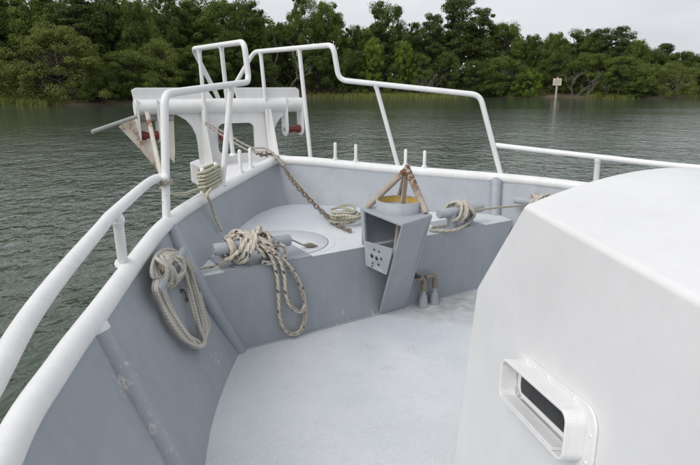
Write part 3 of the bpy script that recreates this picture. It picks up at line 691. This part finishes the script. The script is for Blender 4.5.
# toggle line on the hatch
t0 = CP1+V((-.02, 0, .02)); t1 = at_z(303, 245, ZR+.03); t2 = at_z(318, 246, ZR+.02)
b = MB(); rope_tube(b, crom([t0, t0.lerp(t1, .5)+V((0, 0, .0)), t1], 6), .007); tg = tag(b.build('toggle_line', M['rope_thin']), 'thin line ending in a dark spindle toggle over the round hatch', 'rope')
b = MB(); b.tube([t1.lerp(t2, i/8) for i in range(9)], [.006, .012, .019, .024, .025, .022, .015, .009, .004], 10); sub(b.build('toggle', M['chain']), tg)
# starboard deck cleat rope
pp = [wraps(CS0, CS1, .056, .012, .42, .60, 3, 4, .006), fig8(CS0, CS1, (0, -.4, 1), .15, .085, 3, 4, .50)]
tl = at_z(431, 230, ZR+.02); pp.append(crom([CS0.lerp(CS1, .6)+V((0, -.07, -.12)), CS0.lerp(CS1, .4)+V((0, -.10, -.15)), at_z(455, 230, ZR+.025), at_z(443, 231, ZR+.02), tl, at_z(434, 227, ZR+.02), at_z(450, 226, ZR+.02)], 6))
rope('mooring_rope', pp, .016, M['rope_tan'], 'tan rope wound on the starboard deck cleat with a short end on the deck', 'rope')
rope('rope_tail', [crom([CS0.lerp(CS1, .58)+V((0, -.05, -.02)), CS0.lerp(CS1, .95)+V((.02, -.08, 0)), HS0.lerp(HS1, .25)+V((-.03, -.02, -.04)), HS0.lerp(HS1, .5)], 6)], .013, M['rope_tan'], 'taut tan rope between the starboard deck cleat and the starboard bulwark cleat', 'rope')
pp = [wraps(HS0, HS1, .048, .012, .35, .6, 4, 6, .006), fig8(HS0, HS1, (-.7, 0, .7), .16, .075, 2, 6, .5)]
hs = HS0.lerp(HS1, .35); pp.append(crom([hs+V((0, -.05, .02)), hs+V((-.05, -.06, -.08)), hs+V((-.06, -.06, -.17)), hs+V((-.10, -.05, -.25)), hs+V((-.08, -.05, -.30))], 6))
pp.append(crom([hs+V((.03, -.06, -.02)), hs+V((-.02, -.08, -.10)), hs+V((-.03, -.07, -.18)), hs+V((-.09, -.06, -.22))], 6))
rope('coiled_rope', pp, .016, M['rope_tan'], 'tan rope knotted on the starboard bulwark cleat behind the deckhouse corner', 'rope')
# line wound round the port guide pins
c = crom(PC, 30)
def cap_near(x, y):
    r = sight(x, y).normalized(); return min(c, key=lambda p: ((p+V((0, 0, .06))-CAM)-r*((p+V((0, 0, .06))-CAM).dot(r))).length)
g0, g1 = cap_near(203, 190), cap_near(216, 184); P = []
for k in range(6):
    z = .075+.034*k; d = (g1-g0).normalized(); s = V((d.y, -d.x, 0)); rr_ = .036+.006*math.sin(k*2.1)
    e = .5*(g0+g1)-d*.02
    P += [g0-d*rr_+V((0, 0, z)), g0+s*rr_+V((0, 0, z+.004)), g1+s*rr_+V((0, 0, z+.010)), g1+d*rr_+V((0, 0, z+.012)), g1-s*rr_+V((0, 0, z+.016)), g0-s*rr_+V((0, 0, z+.022))]
w1 = crom(P, 5)
pa = at_y(161, 188, .22); tail = None
b0_, b1_, b2_ = V((-1.807, .132, 1.13)), V((-.632, 1.617, 1.19)), V((-1.14, .71, .70)); tn = (b1_-b0_).cross(b2_-b0_).normalized(); tn = tn if tn.x > 0 else -tn
def on_fore(px, py, off=.03):
    r = sight(px, py); return CAM+r*(((b0_+tn*off)-CAM).dot(tn)/r.dot(tn))
pth = crom([pa, at_y(170, 193, .42), at_y(185, 194, .62), at_y(196, 190, .75), g0+V((.0, -.05, .09)), P[0]], 6)+w1
rope('light_line', [pth, crom([P[1], g0+V((.05, -.06, .085)), on_fore(207, 195, .12), on_fore(211, 203, .07), on_fore(214, 213, .03), on_fore(218, 223, .025), on_fore(222, 231, .025)], 6)], .0150, M['rope_green'], 'cream line wound in neat turns on the port guide pins, end hanging inboard', 'rope')
rope('lashing', [[V((A0.x+(A1.x-A0.x)*.3, A0.y, 1.44))+V((.046*math.cos(i*.9), .046*math.sin(i*.9), .002*i)) for i in range(22)]], .008, M['rope_thin'], 'few thin turns of line lashed on the port rail corner post', 'rope')
# chain over the bow
def chain_mesh(path, wire=.0085, ln=.075):
    b = MB(); pts = [V(p) for p in path]; d = [0]
    for p, q_ in zip(pts, pts[1:]): d.append(d[-1]+(q_-p).length)
    pitch = ln-2*wire*1.1; k = int(d[-1]/pitch); j = 0
    for i in range(k):
        s = (i+.5)*pitch
        while j < len(d)-2 and d[j+1] < s: j += 1
        t = (s-d[j])/(d[j+1]-d[j]); p = pts[j].lerp(pts[j+1], t); T = (pts[j+1]-pts[j]).normalized()
        e = T.cross(V((.3, .1, 1))).normalized(); g = T.cross(e); e2 = e if i % 2 else g
        hw = .021; hl_ = ln/2-wire-hw
        lp = [p+T*(hl_+hw*math.cos(rad(a)))+e2*hw*math.sin(rad(a)) for a in range(-90, 91, 45)]+[p-T*(hl_+hw*math.cos(rad(a)))-e2*hw*math.sin(rad(a)) for a in range(-90, 91, 45)]
        b.tube(lp, wire, 6, closed=True)
    return b
st0 = V((.10, 2.36, 1.335))
cpth = crom([at_z(252, 150, 1.34), at_z(262, 155, 1.30), st0, V((.13, 2.20, 1.25)), at_y(292, 180, 1.75), at_y(306, 196, 1.45), at_y(322, 212, 1.13), at_z(336, 224, ZR+.03), at_z(343, 228, ZR+.02), at_z(352, 232, ZR+.02)], 12)
tag(chain_mesh(cpth, .0105, .085).build('anchor_chain', M['chain']), 'rusty anchor chain running over the stem down to the raised deck', 'chain')
rope('anchor_line', [crom([at_y(205, 122, 3.15), at_y(225, 133, 2.95), at_y(250, 147, 2.7), st0+V((-.04, .02, .05)), at_y(290, 174, 1.95), at_y(302, 188, 1.62), at_y(316, 203, 1.3), at_y(326, 213, 1.1), at_z(340, 222, ZR+.05)], 8),
                     crom([at_y(205, 124, 3.1), at_y(225, 137, 2.9), at_y(250, 151, 2.6), st0+V((-.08, .0, .04))], 8)], .013, M['rope_tan'], 'tan anchor line stretched from the gantry over the stem beside the chain', 'rope')
rnd = random.Random(7); cc = at_z(346, 224, ZR); P = []
for i in range(64):
    a = i*.62; R = .07+.085*abs(math.sin(i*.37)); P.append((cc.x+R*math.cos(a)*1.1+rnd.uniform(-.015, .015), cc.y+R*math.sin(a)*1.3+rnd.uniform(-.015, .015), ZR+.02+.0022*i+rnd.uniform(0, .02)))
rope('rope_pile', [crom(P, 4)], .0125, M['rope_green'], 'small tangled pile of line at the foot of the chain', 'rope')
# port anchor hung in the gantry
an = tag(empty('anchor', (-1.0, GY, 1.5)), 'rust stained white plate anchor hanging from the port end of the gantry', 'anchor')
IA = Matrix.Translation(-an.location)
def apart(o): o.parent = an; o.matrix_parent_inverse = IA; return o
def Yq(px, py, y=GY-.02): return at_y(px, py, y)
b = MB(); b.prism([Yq(119, 127, 3.25), Yq(132, 117, 3.45), Yq(146, 121, 3.4), Yq(160, 170, 3.2), Yq(158, 171, 3.2), Yq(139, 148, 3.22)], (.0, .03, .0)); apart(b.build('fluke', M['fluke']))
b = MB(); b.prism([Yq(163, 110, 3.42), Yq(173.5, 110, 3.42), Yq(175, 150, 3.3), Yq(174.5, 163, 3.27), Yq(170, 158, 3.27)], (.0, .03, .0)); apart(b.build('fluke', M['fluke']))
b = MB(); b.tube([Yq(92, 132, 3.1), Yq(150, 112, 3.4)], .026, 12); apart(b.build('stock', M['steel']))
b = MB(); b.prism([Yq(144, 110, 3.3), Yq(148, 110, 3.3), Yq(163, 178, 2.7), Yq(159.5, 179, 2.7)], (.02, .03, .0)); apart(b.build('shank', M['fluke'], bevel=.005))
b = MB(); b.tube([Yq(138, 118, 3.38), Yq(172, 118, 3.40)], .04, 12); apart(b.build('crown', M['steel']))

# ================================================================ FAR BANK: trees
def leaf_cloud(mb, rnd, c, rx, rz, n, size, flat=0):
    for _ in range(n):
        while True:
            d = V((rnd.uniform(-1, 1), rnd.uniform(-1, 1), rnd.uniform(-1, 1)))
            if .05 < d.length < 1: break
        d = d*(d.length**-.35)*(rnd.uniform(.9, 1.45) if rnd.random() < .3 else 1)
        p = c+V((d.x*rx, d.y*rx, d.z*rz)); nn = (d+V((rnd.uniform(-.7, .7), rnd.uniform(-.7, .7), rnd.uniform(-.4, .9)))).normalized()
        e = nn.orthogonal().normalized(); e = (Matrix.Rotation(rnd.uniform(0, 6.28), 3, nn) @ e); g = nn.cross(e); s = size*rnd.uniform(.6, 1.35)
        mb.v += [tuple(p-e*s*.5), tuple(p+g*s*.42+nn*s*.1), tuple(p+e*s*.5), tuple(p-g*s*.42+nn*s*.1)]; k_ = len(mb.v)-4
        mb.f.append((k_, k_+1, k_+2, k_+3)); mb.sm.append(False)
def make_tree(kind, seed):
    """unit tree about 10 m tall; returns trunk and crown meshes"""
    rnd = random.Random(seed); cr = MB(); tr = MB(); cl = []
    Hh = 10
    if kind == 'round':
        for _ in range(120):
            a = rnd.uniform(0, 2*PI); z = rnd.uniform(.12, .95); env = math.sin(PI*min(1, (z*.86+.14)))**.55*(1+.22*math.sin(3*a+seed)+.15*math.sin(5*a+2*seed))
            R = 4.4*env*rnd.uniform(.45, 1)**.6; cl.append((V((R*math.cos(a), R*math.sin(a), z*Hh*.95)), rnd.choice((.45, .6, .8, 1.0, 1.3))*rnd.uniform(.8, 1.15)))
        nl, sz, fl = 270, .172, .7
    elif kind == 'tall':
        for _ in range(115):
            a = rnd.uniform(0, 2*PI); z = rnd.uniform(.22, .97); env = (math.sin(PI*min(1, (1-z)*.80+.12))**.7)*(1+.25*math.sin(2*a+seed+z*9)+.18*math.sin(5*a+seed))
            R = 3.3*env*rnd.uniform(.3, 1)**.6; cl.append((V((R*math.cos(a), R*math.sin(a), z*Hh)), rnd.choice((.35, .5, .65, .9))*rnd.uniform(.8, 1.15)))
        nl, sz, fl = 265, .158, .75
    elif kind == 'pine':
        for _ in range(70):
            z = rnd.uniform(.42, .98); a = rnd.uniform(0, 2*PI); env = (1.05-z)**.5*1.35
            R = 2.5*env*rnd.uniform(.35, 1); cl.append((V((R*math.cos(a), R*math.sin(a), z*Hh-.12*R)), rnd.uniform(.35, .85)))
        nl, sz, fl = 260, .135, .5
    else:                                                        # shrub: foliage to the ground
        for _ in range(120):
            a = rnd.uniform(0, 2*PI); z = rnd.uniform(.02, .95); env = math.sqrt(max(.02, 1-z*z))*(1+.25*math.sin(3*a+seed)+.2*math.sin(4*a+seed*2))
            R = 5.5*env*rnd.uniform(.3, 1)**.5; cl.append((V((R*math.cos(a), R*math.sin(a), z*Hh*.9+.2)), rnd.choice((.5, .7, .9, 1.3))*rnd.uniform(.8, 1.2)))
        nl, sz, fl = 270, .17, .75
    lean = V((rnd.uniform(-.5, .5), rnd.uniform(-.5, .5), 0))
    tp = [V((0, 0, -.6)), V((0, 0, .4)), lean*.4+V((0, 0, Hh*.3)), lean*.8+V((0, 0, Hh*.6)), lean+V((0, 0, Hh*.9))]
    tr.tube(crom(tp, 4), [.26*(1-.9*i/16)+.02 for i in range(17)], 7)
    for c_, r in cl:
        leaf_cloud(cr, rnd, c_, r, r*fl, nl, sz)
        if rnd.random() < .55:
            zb = max(.3, c_.z*rnd.uniform(.45, .8)); t = zb/(Hh*.9); b0 = lean*min(1, t)+V((0, 0, zb)); m = b0.lerp(c_, .5)+V((rnd.uniform(-.3, .3), rnd.uniform(-.3, .3), rnd.uniform(-.4, .1)))
            tr.tube(crom([b0, m, c_], 3), [.085, .075, .065, .055, .045, .03, .015], 4, False)
    def mk(mb, nm):
        me = bpy.data.meshes.new(nm); me.from_pydata(mb.v, [], mb.f); me.polygons.foreach_set('use_smooth', mb.sm); return me
    return mk(tr, 'trunk'), mk(cr, 'crown')
def make_snag(seed):
    rnd = random.Random(seed); tr = MB()
    def grow(p, d, ln, r, lev):
        pts = [p]; q_ = p
        for i in range(4):
            d = (d+V((rnd.uniform(-.3, .3), rnd.uniform(-.3, .3), rnd.uniform(-.15, .2)))).normalized(); q_ = q_+d*ln/4; pts.append(q_)
        tr.tube(pts, [r*(1-.18*i) for i in range(5)], 5, False)
        if lev:
            for i in range(3 if lev > 1 else 2):
                k = rnd.choice([1, 2, 3, 4]); grow(pts[k], (d+V((rnd.uniform(-1, 1), rnd.uniform(-1, 1), rnd.uniform(-.2, .5)))).normalized(), ln*rnd.uniform(.5, .75), r*.55, lev-1)
    for i in range(3): grow(V((rnd.uniform(-.3, .3), rnd.uniform(-.3, .3), -.3)), V((rnd.uniform(-.9, .9), rnd.uniform(-.6, .2), rnd.uniform(.5, 1))).normalized(), 4, .13, 3)
    me = bpy.data.meshes.new('dead_branches'); me.from_pydata(tr.v, [], tr.f); return me
protos = {k: [make_tree(k, s) for s in ss] for k, ss in (('round', (1, 2, 3)), ('tall', (11, 12, 13)), ('pine', (21, 22, 23)), ('shrub', (31, 32, 33)))}
EXT = {k: [] for k in protos}
for k, L_ in protos.items():
    for t, c_ in L_:
        EXT[k].append((max(abs(v.co.x) for v in c_.vertices), max(v.co.z for v in c_.vertices)))
BANKG = 'trees along the far bank'; mat_of = {}
def crown_mesh(kind, i, leaf):
    key = (kind, i, leaf)
    if key not in mat_of:
        me = protos[kind][i][1]; mat_of[key] = me
        if not me.materials: me.materials.append(M[leaf])
    return mat_of[key]
for L_ in protos.values():
    for t, _ in L_: t.materials.append(M['bark'])
rt = random.Random(99)
NAME = {'round': 'broadleaf_tree', 'tall': 'tall_tree', 'pine': 'pine_tree', 'shrub': 'bank_shrub'}
def tree(px, hw, top, off, kind, leaf, label, cat=None, base=None):
    d = shore_d(px)+off; u = ray_plan(px); x, y = CAM.x+u.x*d, CAM.y+u.y*d; z0 = bank_z(px, off)-.1
    tp = at_d(px, top, d).z; i = rt.randrange(3); ex, ez = EXT[kind][i]
    o = empty(NAME[kind], (x, y, z0)); o.rotation_euler.z = rt.uniform(0, 6.28)
    wm = hw/FOC*d*1.0/ex; hm = max(1.0, tp-z0)/ez; o.scale = (wm, wm, hm)
    t_, _ = protos[kind][i]
    a = link('trunk', t_, o); c_ = link('crown', crown_mesh(kind, i, leaf), o); c_.material_slots[0].link = 'OBJECT'; c_.material_slots[0].material = M[leaf]
    return tag(o, label, cat or ('shrub' if kind == 'shrub' else 'tree'), BANKG)
T = [
 # front row, left to right
 (62, 54, 22, 2.5, 'shrub', 'leaf_olive', 'big rounded olive tree leaning over the water at far left'),
 (24, 30, 62, 1.0, 'shrub', 'leaf_olive', 'low olive shrub on the bank below the big rounded tree, by the grassy spit'),
 (-12, 26, 40, 3, 'round', 'leaf_dark', 'dark tree cut by the left edge of the picture'),
 (100, 26, 66, 1.5, 'shrub', 'leaf_dark', 'dark shrub at the right foot of the big rounded olive tree'),
 (130, 28, 48, 3, 'round', 'leaf_mid', 'middle green tree on the bank above the anchor'),
 (163, 24, 36, 4, 'round', 'leaf_olive', 'pale olive crown just left of the upper port rail'),
 (150, 24, 74, 1.0, 'shrub', 'leaf_dark', 'dark low shrub at the waterline above the gantry left end'),
 (198, 26, 42, 4, 'tall', 'leaf_mid', 'middle green tree seen through the upper port rail frame'),
 (228, 24, 30, 5, 'tall', 'leaf_dark', 'dark tree seen behind the corner of the port bow rail'),
 (262, 22, 52, 4, 'round', 'leaf_dark', 'dark crown behind the front end of the starboard bow rail'),
 (236, 22, 76, 1.2, 'shrub', 'leaf_dark', 'low dark shrub behind the gantry back plate'),
 (318, 22, 42, 6, 'round', 'leaf_dark', 'dark rounded tree framed by the raised part of the starboard bow rail'),
 (352, 20, 46, 5, 'round', 'leaf_dark', 'dark tree just right of the step in the starboard bow rail'),
 (373, 11, 36, 4, 'tall', 'leaf_light', 'slim bright yellow-green tree right of the rail step'),
 (396, 16, 62, 5, 'shrub', 'leaf_mid', 'green shrub above the rusty brush on the middle bank'),
 (418, 18, 52, 6, 'round', 'leaf_mid', 'middle green tree left of the leaning pines'),
 (404, 10, 40, 5, 'tall', 'leaf_light', 'small bright green tree in front of the peaked dark tree'),
 (446, 20, 50, 6, 'round', 'leaf_dark', 'dark round tree under the leaning pines'),
 (474, 20, 58, 3, 'round', 'leaf_dark', 'dark spreading tree behind the aft corner of the starboard bow rail'),
 (500, 26, 54, 3, 'round', 'leaf_mid', 'spreading green tree left of the channel marker'),
 (528, 20, 66, 1.5, 'shrub', 'leaf_light', 'bright green shrub hanging over the water just left of the channel marker'),
 (490, 16, 76, 1.2, 'shrub', 'leaf_mid', 'small green shrub at the waterline left of the bright shrub'),
 (556, 22, 52, 6, 'round', 'leaf_dark', 'dark tree right behind the channel marker'),
 (588, 24, 50, 7, 'round', 'leaf_mid', 'green tree behind the bleached dead branches'),
 (618, 22, 54, 5, 'round', 'leaf_mid', 'green tree right of the bleached dead branches'),
 (644, 22, 62, 2, 'shrub', 'leaf_olive', 'olive shrub on the right bank beside the marsh grass'),
 (668, 26, 60, 3, 'shrub', 'leaf_olive', 'olive overhanging tree second from the right edge'),
 (696, 22, 66, 3, 'shrub', 'leaf_olive', 'olive shrub at the right edge of the picture'),
 (612, 14, 78, 1.2, 'shrub', 'leaf_dark', 'small dark shrub at the waterline right of the marker'),
 (632, 16, 80, 1.2, 'shrub', 'leaf_dark', 'low dark shrub left of the olive shrub on the right bank'),
 # taller row behind
 (10, 34, -12, 14, 'tall', 'leaf_dark', 'tall dark tree behind the big olive tree, nearest the left edge'),
 (48, 32, -10, 16, 'tall', 'leaf_mid', 'tall green tree straight above the big olive tree'),
 (84, 30, -6, 15, 'pine', 'leaf_pine', 'pine above the right shoulder of the big olive tree'),
 (112, 30, -14, 17, 'tall', 'leaf_dark', 'tall dark tree above the anchor, cut by the top edge'),
 (142, 28, -4, 13, 'round', 'leaf_mid', 'leafy crown at the top edge above the gantry left end'),
 (172, 28, -12, 18, 'tall', 'leaf_dark', 'tall dark tree left of the upper port rail, cut by the top edge'),
 (205, 30, -10, 15, 'tall', 'leaf_mid', 'tall green tree rising above the upper port rail frame'),
 (240, 26, -8, 17, 'tall', 'leaf_dark', 'tall dark tree left of the first gap of sky'),
 (258, 16, 6, 14, 'tall', 'leaf_mid', 'green tree bounding the first gap of sky on its left'),
 (280, 14, 20, 18, 'tall', 'leaf_dark', 'lower dark tree standing in the first gap of sky'),
 (303, 20, -8, 14, 'tall', 'leaf_mid', 'tall green tree right of the first gap of sky'),
 (328, 20, -2, 16, 'tall', 'leaf_mid', 'tall green tree above the rail step, left of the second gap'),
 (352, 14, 24, 18, 'tall', 'leaf_dark', 'low dark tree standing in the second gap of sky'),
 (384, 24, -3, 14, 'tall', 'leaf_dark', 'dark peaked tree standing alone between two gaps of sky'),
 (412, 14, 20, 18, 'tall', 'leaf_dark', 'dark tree right of the peaked tree, below the sky'),
 (430, 18, 12, 15, 'pine', 'leaf_pine', 'leaning pine left of the highest pine'),
 (454, 24, -4, 17, 'pine', 'leaf_pine', 'highest pine, touching the top edge right of the middle'),
 (478, 20, 6, 14, 'pine', 'leaf_pine', 'pine right of the highest pine with a ragged top'),
 (502, 24, 19, 15, 'round', 'leaf_mid', 'broad green crown where the tree line drops to the right'),
 (528, 18, 33, 17, 'round', 'leaf_dark', 'dark crown above the bright shrub by the marker'),
 (550, 20, 31, 15, 'round', 'leaf_mid', 'green crown above the channel marker'),
 (576, 16, 26, 18, 'tall', 'leaf_dark', 'dark tree top left of the twin pines'),
 (596, 16, 27, 19, 'pine', 'leaf_pine', 'left one of the twin pines in the right-hand tree line'),
 (615, 16, 25, 19, 'pine', 'leaf_pine', 'right one of the twin pines in the right-hand tree line'),
 (632, 16, 38, 15, 'round', 'leaf_mid', 'green crown sloping down right of the twin pines'),
 (658, 12, 43, 30, 'pine', 'leaf_pine', 'lone pine top sticking up over the right-hand wood'),
 (645, 20, 48, 14, 'round', 'leaf_dark', 'dark crown below the lone pine top'),
 (676, 18, 50, 22, 'round', 'leaf_dark', 'dark crown second from the right edge, under the sky'),
 (700, 20, 56, 22, 'round', 'leaf_dark', 'dark crown at the right edge, under the sky'),
 (728, 22, 58, 14, 'round', 'leaf_mid', 'green crown beyond the right edge of the picture'),
]
for (px, hw, top, off, kind, leaf, lab) in T: tree(px, hw*(1.12 if kind == 'tall' else 1.05), top, off, kind, leaf, lab)
# deep wood behind, one mass
b = MB(); rw = random.Random(5); TOPS = [(-420, 14), (-60, 4), (0, 4), (250, 10), (268, 24), (290, 26), (330, 18), (350, 36), (385, 24), (410, 34), (450, 24), (480, 24), (505, 36), (530, 44), (600, 40), (630, 48), (660, 58), (720, 64), (1050, 66)]
def top_at(px):
    for (x0, y0), (x1, y1) in zip(TOPS, TOPS[1:]):
        if x0 <= px <= x1: return y0+(y1-y0)*(px-x0)/(x1-x0)
    return 40
for k in range(2300):
    px = rw.uniform(-60, 790) if k < 1500 else rw.choice((rw.uniform(-400, -40), rw.uniform(-400, -40), rw.uniform(720, 1020))); off = rw.uniform(24, 42); d = shore_d(px)+off; u = ray_plan(px); zt = at_d(px, top_at(px), d).z
    z = bank_z(px, off)+(zt-bank_z(px, off))*rw.uniform(.02, .97)**1.3
    leaf_cloud(b, rw, V((CAM.x+u.x*d, CAM.y+u.y*d, z)), rw.uniform(2.0, 3.4), rw.uniform(1.6, 2.6), 62, 1.0)
tag(b.build('deep_wood', M['leaf_mid']), 'dark mass of wood behind the trees of the far bank', 'wood', None, 'stuff')
# undergrowth and rusty brush along the bank
b = MB(); b2 = MB(); b3 = MB()
for k in range(420):
    px = rw.uniform(-60, 780); off = rw.uniform(2.5, 13); d = shore_d(px)+off; u = ray_plan(px); z = bank_z(px, off)
    rust = 375 < px < 450 or 300 < px < 335 or rw.random() < .14
    r = rw.uniform(.7, 1.6); leaf_cloud(b2 if rust else b, rw, V((CAM.x+u.x*d, CAM.y+u.y*d, z+r*.5)), r*1.3, r, 45, .42)
for k in range(12000):
    px = rw.choice([rw.triangular(-70, 62, 5), rw.triangular(-70, 62, 5), rw.triangular(300, 480, 390), rw.triangular(300, 480, 390), rw.triangular(585, 640, 610), rw.triangular(680, 780, 720)])
    off = rw.uniform(-5.0, 1.5) if px < 46 or (335 < px < 456 and rw.random() < .4) else rw.uniform(-1.2, 3.0); d = shore_d(px)+off; u = ray_plan(px); z = max(WZ-.05, bank_z(px, off)); h = rw.uniform(.5, 1.25); p = V((CAM.x+u.x*d, CAM.y+u.y*d, z))
    s = V((rw.uniform(-1, 1), rw.uniform(-1, 1), 0)).normalized()*rw.uniform(.04, .09); tpv = V((rw.uniform(-.3, .3), rw.uniform(-.3, .3), h))
    b3.add([p-s, p+s, p+s*.6+tpv*.6, p+tpv*1.0], [(0, 1, 2, 3)])
tag(b.build('undergrowth', M['leaf_mid']), 'green undergrowth along the foot of the wood', 'undergrowth', None, 'stuff')
tag(b2.build('rusty_brush', M['leaf_rust']), 'reddish brown brush along the middle of the bank', 'brush', None, 'stuff')
tag(b3.build('marsh_grass', M['grass']), 'yellow green marsh grass at the edge of the water', 'grass', None, 'stuff')
# dead branches
for px, off, s, sd_, lab in ((572, 1.5, 1.15, 3, 'bleached dead branches just right of the channel marker'), (586, 1.2, 1.0, 4, 'second bleached snag, further right of the channel marker'), (614, 1.0, .75, 8, 'small grey snag in the marsh grass on the right'), (280, 4, 2.0, 5, 'tall bare grey branches behind the starboard bow rail'), (252, 4, 1.8, 9, 'bare grey branches behind the corner of the port bow rail'), (424, 3, 1.3, 6, 'grey bare branches above the rusty brush'), (488, 4, 1.7, 10, 'forked bare limbs in the spreading tree left of the marker'), (664, 1.5, 1.1, 12, 'pale bare twigs in the olive trees on the right')):
    me = make_snag(sd_); me.materials.append(M['dead']); d = shore_d(px)+off-(1.5 if off > 2 else 0); u = ray_plan(px)
    o = link('dead_branches', me); o.location = (CAM.x+u.x*d, CAM.y+u.y*d, bank_z(px, max(0, off-1.5))-.05); o.scale = (s, s, s); tag(o, lab, 'dead tree', 'dead trees on the far bank')
# channel marker
d = shore_d(556)-2.2; u = ray_plan(556); base = V((CAM.x+u.x*d, CAM.y+u.y*d, WZ-.6)); k = d/FOC
mk_ = tag(empty('channel_marker', base), 'pale square board on a post in the water by the right bank', 'sign')
zt = at_d(556, 78.5, d).z-base.z; zb = at_d(556, 85.5, d).z-base.z; yaw = math.atan2(u.y, u.x)-PI/2; mr = Matrix.Rotation(yaw, 3, 'Z')
b = MB(); b.tube([(0, 0, 0), (0, 0, zt+.2)], [.26, .22], 10); b.build('post', M['post'], mk_)
b = MB(); b.box((mr @ V((0, -.18, 0)))+V((0, 0, (zt+zb)/2)), (7.2*k, .08, zt-zb), mr); b.build('board', M['sign'], mk_, bevel=.02)
b = MB(); b.box((mr @ V((0, -.225, 0)))+V((0, 0, (zt+zb)/2)), (5.0*k, .02, (zt-zb)*.66), mr); b.build('inner_panel', M['post'], mk_)
b = MB(); b.lathe([(.10, 0), (.22, .05), (.22, .12), (0, .2)], (0, 0, zt+.2), n=10); b.build('post_cap', M['rust'], mk_)
